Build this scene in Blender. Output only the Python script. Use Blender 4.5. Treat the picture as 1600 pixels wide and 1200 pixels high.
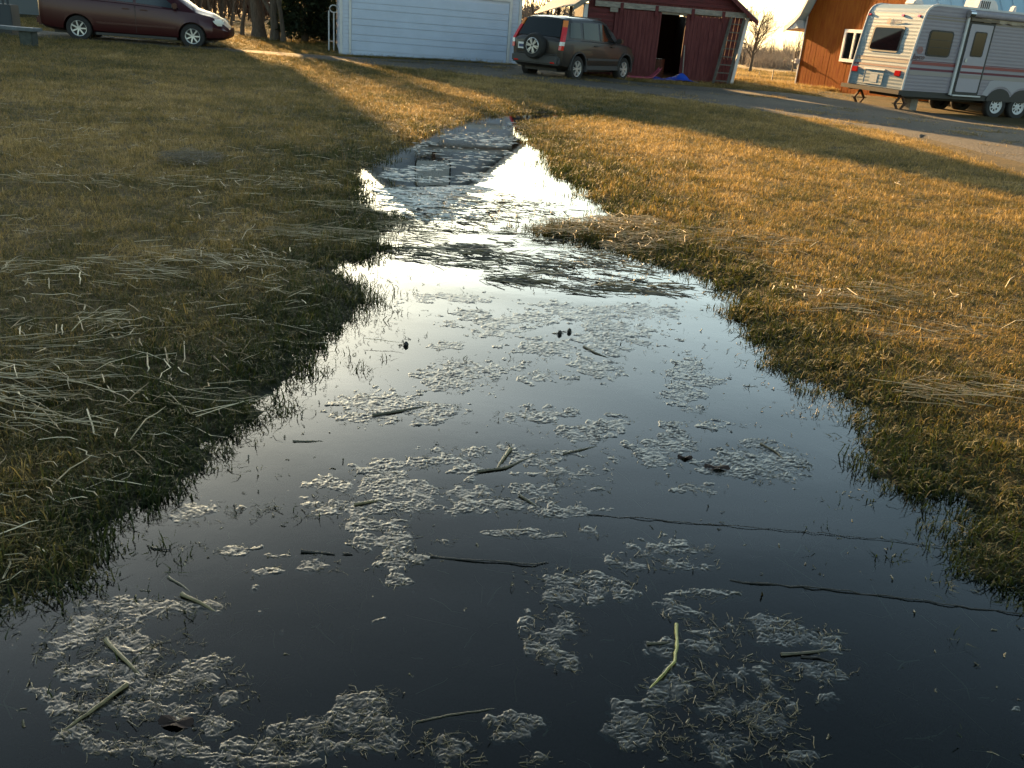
import bpy, bmesh, math, random
import numpy as np
from mathutils import Vector, Matrix
random.seed(7); RNG = np.random.default_rng(11)
R = math.radians
for o in list(bpy.data.objects): bpy.data.objects.remove(o)
SC = bpy.context.scene
COL = SC.collection

# ------------------------------------------------------------------ camera
EYE = 1.5; FPX = 1371.0; PITCH = R(22.5); ROLL = R(4.7)
cd = bpy.data.cameras.new('camera'); cam = bpy.data.objects.new('camera', cd); COL.objects.link(cam)
cd.sensor_width = 36; cd.lens = 36*FPX/1600; cd.clip_start = .05; cd.clip_end = 3000
_X = Vector((1, 0, 0)); _U = Vector((0, math.sin(PITCH), math.cos(PITCH))); _F = Vector((0, math.cos(PITCH), -math.sin(PITCH)))
_r = _X*math.cos(ROLL)+_U*math.sin(ROLL); _u = -_X*math.sin(ROLL)+_U*math.cos(ROLL)
m3 = Matrix((_r, _u, -_F)).transposed()
cam.matrix_world = Matrix.Translation((0, 0, EYE)) @ m3.to_4x4()
SC.camera = cam

# ------------------------------------------------------------------ sky and sun
SUN_B = R(-25); SUN_E = R(12)          # bearing (from +Y towards +X) and elevation
w = bpy.data.worlds.new('World'); SC.world = w; w.use_nodes = True
nt = w.node_tree; nt.nodes.clear()
out = nt.nodes.new('ShaderNodeOutputWorld'); bg = nt.nodes.new('ShaderNodeBackground')
sky = nt.nodes.new('ShaderNodeTexSky'); sky.sky_type = 'NISHITA'; sky.sun_disc = False
sky.sun_elevation = SUN_E; sky.sun_rotation = SUN_B
sky.air_density = 1.3; sky.dust_density = 1.3; sky.ozone_density = 1.5
tc = nt.nodes.new('ShaderNodeTexCoord')
# thin streaky cloud: direction projected on a high plane
sep = nt.nodes.new('ShaderNodeSeparateXYZ'); nt.links.new(tc.outputs['Generated'], sep.inputs[0])
mx = nt.nodes.new('ShaderNodeMath'); mx.operation = 'MAXIMUM'; mx.inputs[1].default_value = 0.0
nt.links.new(sep.outputs['Z'], mx.inputs[0])
ad = nt.nodes.new('ShaderNodeMath'); ad.operation = 'ADD'; ad.inputs[1].default_value = .12
nt.links.new(mx.outputs[0], ad.inputs[0])
dv = []
for k in 'XY':
    d = nt.nodes.new('ShaderNodeMath'); d.operation = 'DIVIDE'
    nt.links.new(sep.outputs[k], d.inputs[0]); nt.links.new(ad.outputs[0], d.inputs[1]); dv.append(d)
cmb = nt.nodes.new('ShaderNodeCombineXYZ')
nt.links.new(dv[0].outputs[0], cmb.inputs[0]); nt.links.new(dv[1].outputs[0], cmb.inputs[1])
mp = nt.nodes.new('ShaderNodeMapping'); mp.inputs['Rotation'].default_value = (0, 0, R(35)); mp.inputs['Scale'].default_value = (.55, 1.3, 1)
nt.links.new(cmb.outputs[0], mp.inputs[0])
nz = nt.nodes.new('ShaderNodeTexNoise'); nz.inputs['Scale'].default_value = 1.1; nz.inputs['Detail'].default_value = 4; nz.inputs['Roughness'].default_value = .5; nz.inputs['Distortion'].default_value = .6
nt.links.new(mp.outputs[0], nz.inputs['Vector'])
cr = nt.nodes.new('ShaderNodeMapRange'); cr.inputs[1].default_value = .34; cr.inputs[2].default_value = .72; cr.inputs[3].default_value = .22; cr.inputs[4].default_value = 1.0
nt.links.new(nz.outputs['Fac'], cr.inputs[0])
# cloud is the sky's own brightness made greyer and a little brighter
hs = nt.nodes.new('ShaderNodeHueSaturation'); hs.inputs['Saturation'].default_value = .8; hs.inputs['Value'].default_value = 1.9
nt.links.new(sky.outputs[0], hs.inputs['Color'])
# thin haze scatters forward: the veil is brighter towards the sun
vd = nt.nodes.new('ShaderNodeVectorMath'); vd.operation = 'DOT_PRODUCT'; vd.inputs[1].default_value = (math.sin(SUN_B)*math.cos(SUN_E), math.cos(SUN_B)*math.cos(SUN_E), math.sin(SUN_E))
nt.links.new(tc.outputs['Generated'], vd.inputs[0])
vm = nt.nodes.new('ShaderNodeMath'); vm.operation = 'MAXIMUM'; vm.inputs[1].default_value = 0; nt.links.new(vd.outputs['Value'], vm.inputs[0])
vp = nt.nodes.new('ShaderNodeMath'); vp.operation = 'POWER'; vp.inputs[1].default_value = 2; nt.links.new(vm.outputs[0], vp.inputs[0])
vf = nt.nodes.new('ShaderNodeMath'); vf.operation = 'MULTIPLY_ADD'; vf.inputs[1].default_value = 1.95; vf.inputs[2].default_value = .95; nt.links.new(vp.outputs[0], vf.inputs[0])
nt.links.new(vf.outputs[0], hs.inputs['Value'])
mxc = nt.nodes.new('ShaderNodeMix'); mxc.data_type = 'RGBA'
nt.links.new(cr.outputs[0], mxc.inputs[0]); nt.links.new(sky.outputs[0], mxc.inputs[6]); nt.links.new(hs.outputs[0], mxc.inputs[7])
wb = nt.nodes.new('ShaderNodeMix'); wb.data_type = 'RGBA'; wb.blend_type = 'MULTIPLY'; wb.inputs[0].default_value = 1; wb.inputs[7].default_value = (.98, 1.05, 1.02, 1)
nt.links.new(mxc.outputs[2], wb.inputs[6])
# bright thin cloud lies low; higher up the sky is clear and deep
el = nt.nodes.new('ShaderNodeMapRange'); el.interpolation_type = 'SMOOTHSTEP'; el.inputs[1].default_value = .36; el.inputs[2].default_value = .66; el.inputs[3].default_value = 1.0; el.inputs[4].default_value = .44
nt.links.new(sep.outputs['Z'], el.inputs[0])
em = nt.nodes.new('ShaderNodeMix'); em.data_type = 'RGBA'; em.blend_type = 'MULTIPLY'; em.inputs[0].default_value = 1
nt.links.new(wb.outputs[2], em.inputs[6]); nt.links.new(el.outputs[0], em.inputs[7]); nt.links.new(em.outputs[2], bg.inputs['Color']); bg.inputs['Strength'].default_value = .065
nt.links.new(bg.outputs[0], out.inputs[0])
sd_ = bpy.data.lights.new('sun', 'SUN'); sun = bpy.data.objects.new('sun', sd_); COL.objects.link(sun)
sd_.energy = 5.0; sd_.angle = R(.8); sd_.color = (1, .60, .24)
sv = Vector((math.sin(SUN_B)*math.cos(SUN_E), math.cos(SUN_B)*math.cos(SUN_E), math.sin(SUN_E)))
sun.rotation_euler = sv.to_track_quat('Z', 'Y').to_euler()
SC.view_settings.view_transform = 'Standard'; SC.view_settings.look = 'None'
SC.view_settings.exposure = 2.45; SC.view_settings.gamma = 1
SC.render.engine = 'CYCLES'

# ------------------------------------------------------------------ numeric helpers
def gpx(x, y, z=0.0):
    """point of the photograph -> place on the level plane z"""
    u = np.asarray(x, float)-800; v = 600-np.asarray(y, float)
    c, s = math.cos(ROLL), math.sin(ROLL)
    u2 = u*c-v*s; v2 = u*s+v*c
    dy = FPX*math.cos(PITCH)+v2*math.sin(PITCH); dz = -FPX*math.sin(PITCH)+v2*math.cos(PITCH)
    t = (z-EYE)/dz
    return u2*t, dy*t
def sm(a, b, x):
    t = np.clip((np.asarray(x, float)-a)/(b-a), 0, 1); return t*t*(3-2*t)
def _hash(i, j, s):
    n = (i.astype(np.int64)*374761393+j.astype(np.int64)*668265263+s*974711) & 0x7fffffff
    n = ((n ^ (n >> 13))*1274126177) & 0x7fffffff
    return ((n ^ (n >> 16)) & 0xffff)/65535.0
def vnoise(x, y, s=0):
    x = np.asarray(x, float); y = np.asarray(y, float)
    i = np.floor(x); j = np.floor(y); fx = x-i; fy = y-j
    fx = fx*fx*(3-2*fx); fy = fy*fy*(3-2*fy)
    a = _hash(i, j, s); b = _hash(i+1, j, s); c = _hash(i, j+1, s); d = _hash(i+1, j+1, s)
    return (a*(1-fx)+b*fx)*(1-fy)+(c*(1-fx)+d*fx)*fy
def fbm(x, y, s=0, o=4):
    t = 0; a = .5; n = 0
    for k in range(o):
        t = t+a*vnoise(x, y, s+k*17); n += a; a *= .5; x = x*2.03+3.1; y = y*2.03-1.7
    return t/n

# ------------------------------------------------------------------ materials
def mat(name, col=(.5, .5, .5), rough=.8, metal=0, spec=.5, var=.0, vscale=8, bump=0, bscale=40, coat=0, col2=None, stretch=None, emis=None, detail=4):
    m = bpy.data.materials.new(name); m.use_nodes = True; t = m.node_tree; b = t.nodes['Principled BSDF']
    b.inputs['Base Color'].default_value = (*col, 1); b.inputs['Roughness'].default_value = rough
    b.inputs['Metallic'].default_value = metal; b.inputs['Specular IOR Level'].default_value = spec
    b.inputs['Coat Weight'].default_value = coat
    if var or bump or col2:
        tc = t.nodes.new('ShaderNodeTexCoord'); mp = t.nodes.new('ShaderNodeMapping')
        if stretch: mp.inputs['Scale'].default_value = stretch
        t.links.new(tc.outputs['Object'], mp.inputs[0])
    if var or col2:
        n = t.nodes.new('ShaderNodeTexNoise'); n.inputs['Scale'].default_value = vscale; n.inputs['Detail'].default_value = detail
        n.inputs['Roughness'].default_value = .65
        t.links.new(mp.outputs[0], n.inputs['Vector'])
        r = t.nodes.new('ShaderNodeValToRGB'); r.color_ramp.elements[0].position = .35; r.color_ramp.elements[1].position = .68
        c2 = col2 or tuple(c*(1+var) for c in col)
        r.color_ramp.elements[0].color = (*[c*(1-var) for c in col], 1); r.color_ramp.elements[1].color = (*c2, 1)
        t.links.new(n.outputs['Fac'], r.inputs[0]); t.links.new(r.outputs[0], b.inputs['Base Color'])
    if bump:
        n2 = t.nodes.new('ShaderNodeTexNoise'); n2.inputs['Scale'].default_value = bscale; n2.inputs['Detail'].default_value = 5
        t.links.new(mp.outputs[0], n2.inputs['Vector'])
        bp = t.nodes.new('ShaderNodeBump'); bp.inputs['Strength'].default_value = bump; bp.inputs['Distance'].default_value = .02
        t.links.new(n2.outputs['Fac'], bp.inputs['Height']); t.links.new(bp.outputs[0], b.inputs['Normal'])
    if emis:
        b.inputs['Emission Color'].default_value = (*emis[0], 1); b.inputs['Emission Strength'].default_value = emis[1]
    return m
def blade_mat(name, ramp, transl=.35, rough=.55, inst='INSTANCER', attr='tint', vscale=.9, spec=.3):
    m = bpy.data.materials.new(name); m.use_nodes = True; t = m.node_tree; b = t.nodes['Principled BSDF']; o = t.nodes['Material Output']
    a = t.nodes.new('ShaderNodeAttribute'); a.attribute_type = inst; a.attribute_name = attr
    a2 = t.nodes.new('ShaderNodeAttribute'); a2.attribute_type = 'GEOMETRY'; a2.attribute_name = 'tone'
    ad = t.nodes.new('ShaderNodeMath'); ad.operation = 'ADD'
    sb = t.nodes.new('ShaderNodeMath'); sb.operation = 'MULTIPLY_ADD'; sb.inputs[1].default_value = .5; sb.inputs[2].default_value = -.25
    t.links.new(a2.outputs['Fac'], sb.inputs[0]); t.links.new(a.outputs['Fac'], ad.inputs[0]); t.links.new(sb.outputs[0], ad.inputs[1])
    r = t.nodes.new('ShaderNodeValToRGB')
    while len(r.color_ramp.elements) < len(ramp): r.color_ramp.elements.new(.5)
    for e, (p, c) in zip(r.color_ramp.elements, ramp): e.position = p; e.color = (*c, 1)
    t.links.new(ad.outputs[0], r.inputs[0]); t.links.new(r.outputs[0], b.inputs['Base Color'])
    b.inputs['Roughness'].default_value = rough; b.inputs['Specular IOR Level'].default_value = spec
    if transl:
        tr = t.nodes.new('ShaderNodeBsdfTranslucent'); t.links.new(r.outputs[0], tr.inputs[0])
        mi = t.nodes.new('ShaderNodeMixShader'); mi.inputs[0].default_value = transl
        t.links.new(b.outputs[0], mi.inputs[1]); t.links.new(tr.outputs[0], mi.inputs[2]); t.links.new(mi.outputs[0], o.inputs[0])
    return m

# ------------------------------------------------------------------ mesh builder
class MB:
    def __init__(s): s.v = []; s.f = []
    def add(s, vs, fs):
        n = len(s.v); s.v += [tuple(v) for v in vs]; s.f += [tuple(i+n for i in f) for f in fs]
    def box(s, x0, x1, y0, y1, z0, z1, M=None):
        vs = [Vector(p) for p in ((x0, y0, z0), (x1, y0, z0), (x1, y1, z0), (x0, y1, z0), (x0, y0, z1), (x1, y0, z1), (x1, y1, z1), (x0, y1, z1))]
        if M: vs = [M @ p for p in vs]
        s.add(vs, [(0, 3, 2, 1), (4, 5, 6, 7), (0, 1, 5, 4), (1, 2, 6, 5), (2, 3, 7, 6), (3, 0, 4, 7)]); return s
    def bar(s, a, b, wx, wz=None, up=(0, 0, 1)):
        a = Vector(a); b = Vector(b); d = (b-a).normalized(); wz = wz or wx
        sd = d.cross(Vector(up));
        if sd.length < 1e-4: sd = Vector((1, 0, 0))
        sd.normalize(); u = sd.cross(d)
        vs = [p+sd*i*wx/2+u*j*wz/2 for p in (a, b) for i, j in ((-1, -1), (1, -1), (1, 1), (-1, 1))]
        s.add(vs, [(0, 1, 2, 3), (7, 6, 5, 4), (0, 4, 5, 1), (1, 5, 6, 2), (2, 6, 7, 3), (3, 7, 4, 0)]); return s
    def tube(s, pts, rad, n=8, cap=True):
        pts = [Vector(p) for p in pts]; rad = rad if hasattr(rad, '__len__') else [rad]*len(pts)
        d0 = (pts[1]-pts[0]).normalized(); ref = Vector((0, 0, 1)) if abs(d0.z) < .9 else Vector((1, 0, 0))
        vs = []
        for i, p in enumerate(pts):
            d = (pts[min(i+1, len(pts)-1)]-pts[max(i-1, 0)]).normalized()
            a = d.cross(ref).normalized(); b = a.cross(d)
            for k in range(n):
                t = 2*math.pi*k/n; vs.append(p+(a*math.cos(t)+b*math.sin(t))*rad[i])
        fs = [(i*n+k, i*n+(k+1) % n, (i+1)*n+(k+1) % n, (i+1)*n+k) for i in range(len(pts)-1) for k in range(n)]
        if cap: fs += [tuple(range(n-1, -1, -1)), tuple((len(pts)-1)*n+k for k in range(n))]
        s.add(vs, fs); return s
    def prism(s, poly, ax, a, b):
        """poly: 2-D outline, extruded along axis ax from a to b"""
        def P(q, t):
            if ax == 'x': return (t, q[0], q[1])
            if ax == 'y': return (q[0], t, q[1])
            return (q[0], q[1], t)
        n = len(poly); s.add([P(q, a) for q in poly]+[P(q, b) for q in poly],
            [tuple(range(n)), tuple(range(2*n-1, n-1, -1))]+[(i, n+i, n+(i+1) % n, (i+1) % n) for i in range(n)]); return s
    def build(s, name, m, parent=None, smooth=False, bevel=0, fix=True):
        me = bpy.data.meshes.new(name); me.from_pydata(s.v, [], s.f)
        if fix:
            bm = bmesh.new(); bm.from_mesh(me); bmesh.ops.recalc_face_normals(bm, faces=bm.faces)
            if bevel:
                ed = [e for e in bm.edges if len(e.link_faces) == 2 and e.calc_face_angle(0) > .5]
                bmesh.ops.bevel(bm, geom=ed, offset=bevel, segments=2, affect='EDGES', clamp_overlap=True)
            bm.to_mesh(me); bm.free()
        if m: me.materials.append(m)
        o = bpy.data.objects.new(name, me); COL.objects.link(o)
        if smooth: me.shade_smooth() if hasattr(me, 'shade_smooth') else None
        if smooth:
            try: me.set_sharp_from_angle(angle=R(40))
            except Exception: pass
        if parent: o.parent = parent
        return o
def fast_mesh(name, V, F, m, parent=None, tone=None, smooth=False):
    """numpy vertices (n,3) and quads/tris (k,4|3) -> object"""
    me = bpy.data.meshes.new(name); V = np.asarray(V, np.float32); F = np.asarray(F, np.int32)
    me.vertices.add(len(V)); me.vertices.foreach_set('co', V.ravel())
    k = F.shape[1]; me.loops.add(F.size); me.loops.foreach_set('vertex_index', F.ravel())
    me.polygons.add(len(F)); me.polygons.foreach_set('loop_start', np.arange(0, F.size, k, dtype=np.int32))
    me.update(calc_edges=True)
    if smooth: me.polygons.foreach_set('use_smooth', np.ones(len(F), bool))
    if tone is not None:
        for nm, arr in (tone.items() if isinstance(tone, dict) else {'tone': tone}.items()):
            a = me.attributes.new(nm, 'FLOAT', 'POINT'); a.data.foreach_set('value', np.asarray(arr, np.float32))
    me.materials.append(m); o = bpy.data.objects.new(name, me); COL.objects.link(o)
    if parent: o.parent = parent
    return o
def tag(o, label=None, cat=None, group=None, kind=None):
    if label: o['label'] = label
    if cat: o['category'] = cat
    if group: o['group'] = group
    if kind: o['kind'] = kind
    return o
def thing(name, label, cat, loc=(0, 0, 0), rz=0, group=None):
    o = bpy.data.objects.new(name, None); COL.objects.link(o); o.location = loc; o.rotation_euler = (0, 0, rz); o.empty_display_size = .2
    return tag(o, label, cat, group)
def copy_tree(o, parent=None):
    kids = [c for c in bpy.data.objects if c.parent == o]
    c = o.copy(); COL.objects.link(c)
    if parent: c.parent = parent
    for k in kids: copy_tree(k, c)
    return c

# ------------------------------------------------------------------ the pond outline and the lie of the land
SH = [(-60, 1010), (0, 978), (40, 952), (130, 915), (178, 880), (160, 850), (212, 800), (270, 785), (322, 735), (352, 690), (420, 640), (455, 595),
      (500, 570), (545, 512), (592, 488), (604, 440), (560, 425), (600, 402), (645, 384), (596, 368), (648, 348), (585, 322), (572, 292), (582, 265),
      (640, 230), (700, 205), (755, 189), (805, 181), (915, 175.5), (912, 179), (805, 187), (790, 196), (812, 222), (842, 250), (872, 282), (905, 308),
      (955, 346), (900, 350), (842, 352), (826, 364), (890, 380), (980, 398), (1060, 436), (1102, 450), (1122, 492), (1150, 522), (1182, 562), (1240, 600),
      (1300, 636), (1342, 690), (1362, 742), (1402, 768), (1472, 776), (1512, 800), (1480, 850), (1492, 892), (1562, 932), (1640, 975), (1760, 1300)]
sx, sy = gpx([p[0] for p in SH], [p[1] for p in SH])
POLY = np.array(list(zip(sx, sy))+[(2.2, -1.5), (-2.0, -1.5), (-1.9, .9)])
def shore(x, y):
    """signed distance to the water's edge, negative in the water"""
    x = np.asarray(x, float); y = np.asarray(y, float); shp = x.shape
    px = x.ravel(); py = y.ravel(); d = np.full(px.shape, 1e9); ins = np.zeros(px.shape, bool)
    n = len(POLY)
    for i in range(n):
        ax, ay = POLY[i]; bx, by = POLY[(i+1) % n]
        ex, ey = bx-ax, by-ay; L = ex*ex+ey*ey+1e-12
        t = np.clip(((px-ax)*ex+(py-ay)*ey)/L, 0, 1)
        d = np.minimum(d, np.hypot(px-ax-t*ex, py-ay-t*ey))
        c = ((ay > py) != (by > py)) & (px < (bx-ax)*(py-ay)/(by-ay+1e-12)+ax)
        ins ^= c
    return np.where(ins, -d, d).reshape(shp)
def broad(x, y):
    """large-scale height"""
    x = np.asarray(x, float); y = np.asarray(y, float)
    b = x/np.maximum(y, 1.0)
    dip = -.18*sm(7, 12, x)*sm(20, 25, y)*(1-sm(30, 34, y))
    right = sm(.02, .2, b)
    fall = -(.11*sm(30, 34, y)*sm(8, 12, x)+.31*sm(33, 40, y)+1.1*sm(40, 100, y)+1.2*sm(100, 170, y)+.6*sm(170, 400, y))*right
    left = .0-.5*sm(60, 200, y)*(1-right)
    gar = -.07*np.exp(-((x+6.7)**2+(y-31.3)**2)/9.0)
    return dip+fall+left+gar
def height(x, y, sdv=None):
    s = shore(x, y) if sdv is None else sdv
    nearw = np.exp(-np.maximum(s, 0)/1.2)
    edge = s-(.045+.012*np.minimum(np.hypot(x, y), 14))*(y < 16.5)+.30*(fbm(x*3.2, y*3.2, 5)-.5)*np.clip(.35+np.hypot(x, y)/8, .35, 1.2)+.07*(fbm(x*14, y*14, 9, 2)-.5)
    z = np.where(edge > 0, .055*(1-np.exp(-np.maximum(edge, 0)/.45)), -.13*(1-np.exp(np.minimum(edge, 0)/.9)))+.022*(fbm(x*10, y*10, 15, 3)-.47)*np.exp(-np.abs(edge)/.4)
    z = z+.028*(fbm(x*1.3+7, y*1.3, 21)-.5)*(1-sm(12, 24, y))*sm(-.05, .5, s)
    return z+broad(x, y)

# ------------------------------------------------------------------ ground
def axis(a, b, fine, lo, hi, grow):
    pts = list(np.arange(lo, hi, fine)); st = fine
    p = hi
    while p < b: st = min(st*grow, 12); pts.append(p); p += st
    st = fine; p = lo; neg = []
    while p > a: st = min(st*grow, 12); p -= st; neg.append(p)
    return np.array(neg[::-1]+pts)
gx = axis(-320, 320, .045, -2.6, 3.4, 1.035); gy = axis(-14, 480, .045, .6, 8.0, 1.03)
GX, GY = np.meshgrid(gx, gy); GS = shore(GX, GY); GZ = height(GX, GY, GS)
nx, ny = len(gx), len(gy)
idx = np.arange(nx*ny).reshape(ny, nx)
F = np.stack([idx[:-1, :-1], idx[:-1, 1:], idx[1:, 1:], idx[1:, :-1]], -1).reshape(-1, 4)
m_ground = bpy.data.materials.new('thatch_soil'); m_ground.use_nodes = True
t = m_ground.node_tree; b = t.nodes['Principled BSDF']; b.inputs['Roughness'].default_value = .95; b.inputs['Specular IOR Level'].default_value = .15
tc = t.nodes.new('ShaderNodeTexCoord')
n1 = t.nodes.new('ShaderNodeTexNoise'); n1.inputs['Scale'].default_value = .5; n1.inputs['Detail'].default_value = 8; n1.inputs['Roughness'].default_value = .7
n2 = t.nodes.new('ShaderNodeTexNoise'); n2.inputs['Scale'].default_value = 24; n2.inputs['Detail'].default_value = 5
for n in (n1, n2): t.links.new(tc.outputs['Object'], n.inputs['Vector'])
r1 = t.nodes.new('ShaderNodeValToRGB'); e = r1.color_ramp.elements; e[0].position = .36; e[0].color = (.040, .038, .014, 1); e[1].position = .62; e[1].color = (.13, .092, .04, 1)
r2 = t.nodes.new('ShaderNodeValToRGB'); e = r2.color_ramp.elements; e[0].position = .3; e[0].color = (.45, .45, .45, 1); e[1].position = .7; e[1].color = (1.15, 1.15, 1.15, 1)
mu = t.nodes.new('ShaderNodeMix'); mu.data_type = 'RGBA'; mu.blend_type = 'MULTIPLY'; mu.inputs[0].default_value = 1
t.links.new(n1.outputs['Fac'], r1.inputs[0]); t.links.new(n2.outputs['Fac'], r2.inputs[0]); t.links.new(r1.outputs[0], mu.inputs[6]); t.links.new(r2.outputs[0], mu.inputs[7])
wa = t.nodes.new('ShaderNodeAttribute'); wa.attribute_name = 'wet'
mw = t.nodes.new('ShaderNodeMix'); mw.data_type = 'RGBA'; mw.inputs[7].default_value = (.020, .024, .016, 1)
t.links.new(wa.outputs['Fac'], mw.inputs[0]); t.links.new(mu.outputs[2], mw.inputs[6])
fa = t.nodes.new('ShaderNodeAttribute'); fa.attribute_name = 'field'
mf = t.nodes.new('ShaderNodeMix'); mf.data_type = 'RGBA'
rf = t.nodes.new('ShaderNodeValToRGB'); e = rf.color_ramp.elements; e[0].position = .38; e[0].color = (.17, .11, .05, 1); e[1].position = .6; e[1].color = (.4, .31, .17, 1)
mpf = t.nodes.new('ShaderNodeMapping'); mpf.inputs['Scale'].default_value = (.12, .5, 1); t.links.new(tc.outputs['Object'], mpf.inputs[0])
n3 = t.nodes.new('ShaderNodeTexNoise'); n3.inputs['Scale'].default_value = .6; n3.inputs['Detail'].default_value = 6; t.links.new(mpf.outputs[0], n3.inputs['Vector'])
t.links.new(n3.outputs['Fac'], rf.inputs[0]); t.links.new(fa.outputs['Fac'], mf.inputs[0]); t.links.new(mw.outputs[2], mf.inputs[6]); t.links.new(rf.outputs[0], mf.inputs[7])
t.links.new(mf.outputs[2], b.inputs['Base Color'])
bp = t.nodes.new('ShaderNodeBump'); bp.inputs['Strength'].default_value = .8; bp.inputs['Distance'].default_value = .03
t.links.new(n2.outputs['Fac'], bp.inputs['Height']); t.links.new(bp.outputs[0], b.inputs['Normal'])
wet = np.clip(1-(GZ-broad(GX, GY)-.0)/.03, 0, 1)*(GS < .6)
field = sm(34, 39, GY)*sm(.1, .2, GX/np.maximum(GY, 1))+sm(70, 90, GY)
g = fast_mesh('ground', np.stack([GX, GY, GZ], -1).reshape(-1, 3), F, m_ground, tone={'wet': wet.ravel(), 'field': np.clip(field, 0, 1).ravel()}, smooth=True)
tag(g, kind='structure')

# ------------------------------------------------------------------ water
m_water = bpy.data.materials.new('still_water'); m_water.use_nodes = True
t = m_water.node_tree; t.nodes.clear(); o = t.nodes.new('ShaderNodeOutputMaterial')
fr = t.nodes.new('ShaderNodeFresnel'); fr.inputs['IOR'].default_value = 1.34
gl = t.nodes.new('ShaderNodeBsdfGlossy'); gl.inputs['Roughness'].default_value = .015; gl.inputs['Color'].default_value = (1, 1, 1, 1)
trn = t.nodes.new('ShaderNodeBsdfTransparent'); trn.inputs['Color'].default_value = (.42, .56, .52, 1)
mi = t.nodes.new('ShaderNodeMixShader')
tc = t.nodes.new('ShaderNodeTexCoord'); n = t.nodes.new('ShaderNodeTexNoise'); n.inputs['Scale'].default_value = 9; n.inputs['Detail'].default_value = 2
t.links.new(tc.outputs['Object'], n.inputs['Vector'])
bp = t.nodes.new('ShaderNodeBump'); bp.inputs['Strength'].default_value = .05; bp.inputs['Distance'].default_value = .004
t.links.new(n.outputs['Fac'], bp.inputs['Height'])
t.links.new(bp.outputs[0], fr.inputs['Normal']); t.links.new(bp.outputs[0], gl.inputs['Normal'])
t.links.new(fr.outputs[0], mi.inputs[0]); t.links.new(trn.outputs[0], mi.inputs[1]); t.links.new(gl.outputs[0], mi.inputs[2]); t.links.new(mi.outputs[0], o.inputs[0])
V = [(-3.4, -2.5, 0), (3.6, -2.5, 0), (3.6, 17.2, 0), (-3.4, 17.2, 0)]
wo = fast_mesh('water', V, [(0, 1, 2, 3)], m_water); tag(wo, kind='structure')

# ------------------------------------------------------------------ gravel drive
near = [(-700, -10), (-200, 42), (0, 58), (120, 66), (250, 76), (380, 86), (530, 100), (700, 117), (850, 134), (1000, 151), (1100, 165), (1200, 180), (1300, 196), (1450, 224), (1600, 262), (1750, 330)]
far = [(-700, -40), (-200, 28), (0, 46), (120, 56), (250, 68), (380, 81), (528, 90), (660, 96), (815, 105), (990, 131), (1100, 139), (1200, 146), (1300, 153), (1450, 168), (1600, 192), (1750, 235)]
def interp_curve(c, n):
    p = np.array([gpx(*q) for q in c]); k = np.linspace(0, len(c)-1, n)
    return np.stack([np.interp(k, range(len(c)), p[:, 0]), np.interp(k, range(len(c)), p[:, 1])], -1)
N_ = 420; M_ = 26
A = interp_curve(near, N_); B = interp_curve(far, N_)
vv = np.linspace(0, 1, M_)[None, :, None]
P = A[:, None]*(1-vv)+B[:, None]*vv
jit = (fbm(P[:, :, 0]*1.4, P[:, :, 1]*1.4, 3)-.5)
P[:, 0, 1] += 1.6*jit[:, 0]; P[:, 1, 1] += .8*jit[:, 0]; P[:, -1, 1] += .4*jit[:, -1]
Z = height(P[:, :, 0], P[:, :, 1])+.022+.02*(fbm(P[:, :, 0]*2.5, P[:, :, 1]*2.5, 40)-.5)
Z[:, 0] -= .03; Z[:, -1] -= .03
mud = 1.4*np.clip(1-np.abs(vv[0, :, 0]-.16)/.2, 0, 1)[None, :]*sm(-4, 6, P[:, :, 0])+.8*np.clip(1-np.abs(vv[0, :, 0]-.68)/.12, 0, 1)[None, :]
idx = np.arange(N_*M_).reshape(N_, M_)
F = np.stack([idx[:-1, :-1], idx[1:, :-1], idx[1:, 1:], idx[:-1, 1:]], -1).reshape(-1, 4)
m_gravel = bpy.data.materials.new('gravel'); m_gravel.use_nodes = True
t = m_gravel.node_tree; b = t.nodes['Principled BSDF']; b.inputs['Roughness'].default_value = .95
tc = t.nodes.new('ShaderNodeTexCoord'); vo = t.nodes.new('ShaderNodeTexVoronoi'); vo.inputs['Scale'].default_value = 28
n = t.nodes.new('ShaderNodeTexNoise'); n.inputs['Scale'].default_value = 1.4; n.inputs['Detail'].default_value = 8; n.inputs['Roughness'].default_value = .7
t.links.new(tc.outputs['Object'], vo.inputs['Vector']); t.links.new(tc.outputs['Object'], n.inputs['Vector'])
r = t.nodes.new('ShaderNodeValToRGB'); e = r.color_ramp.elements; e[0].color = (.020, .016, .011, 1); e[1].color = (.10, .084, .064, 1)
ml = t.nodes.new('ShaderNodeMix'); ml.data_type = 'FLOAT'; ml.inputs[0].default_value = .55
sp = t.nodes.new('ShaderNodeSeparateColor'); t.links.new(vo.outputs['Color'], sp.inputs[0])
t.links.new(sp.outputs[0], ml.inputs[2]); t.links.new(n.outputs['Fac'], ml.inputs[3]); t.links.new(ml.outputs[0], r.inputs[0])
at = t.nodes.new('ShaderNodeAttribute'); at.attribute_name = 'mud'
mm = t.nodes.new('ShaderNodeMath'); mm.operation = 'MULTIPLY_ADD'; mm.inputs[1].default_value = 3.0; mm.inputs[2].default_value = -1.1
mm2 = t.nodes.new('ShaderNodeMath'); mm2.operation = 'ADD'; mm2.use_clamp = True
t.links.new(n.outputs['Fac'], mm.inputs[0])
mm3 = t.nodes.new('ShaderNodeMath'); mm3.operation = 'MULTIPLY'; mm3.use_clamp = True
t.links.new(at.outputs['Fac'], mm3.inputs[0]); mm4 = t.nodes.new('ShaderNodeMath'); mm4.operation = 'ADD'; mm4.inputs[1].default_value = .7
t.links.new(mm.outputs[0], mm4.inputs[0]); t.links.new(mm4.outputs[0], mm3.inputs[1])
mg = t.nodes.new('ShaderNodeMix'); mg.data_type = 'RGBA'; mg.inputs[7].default_value = (.035, .03, .024, 1)
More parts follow.
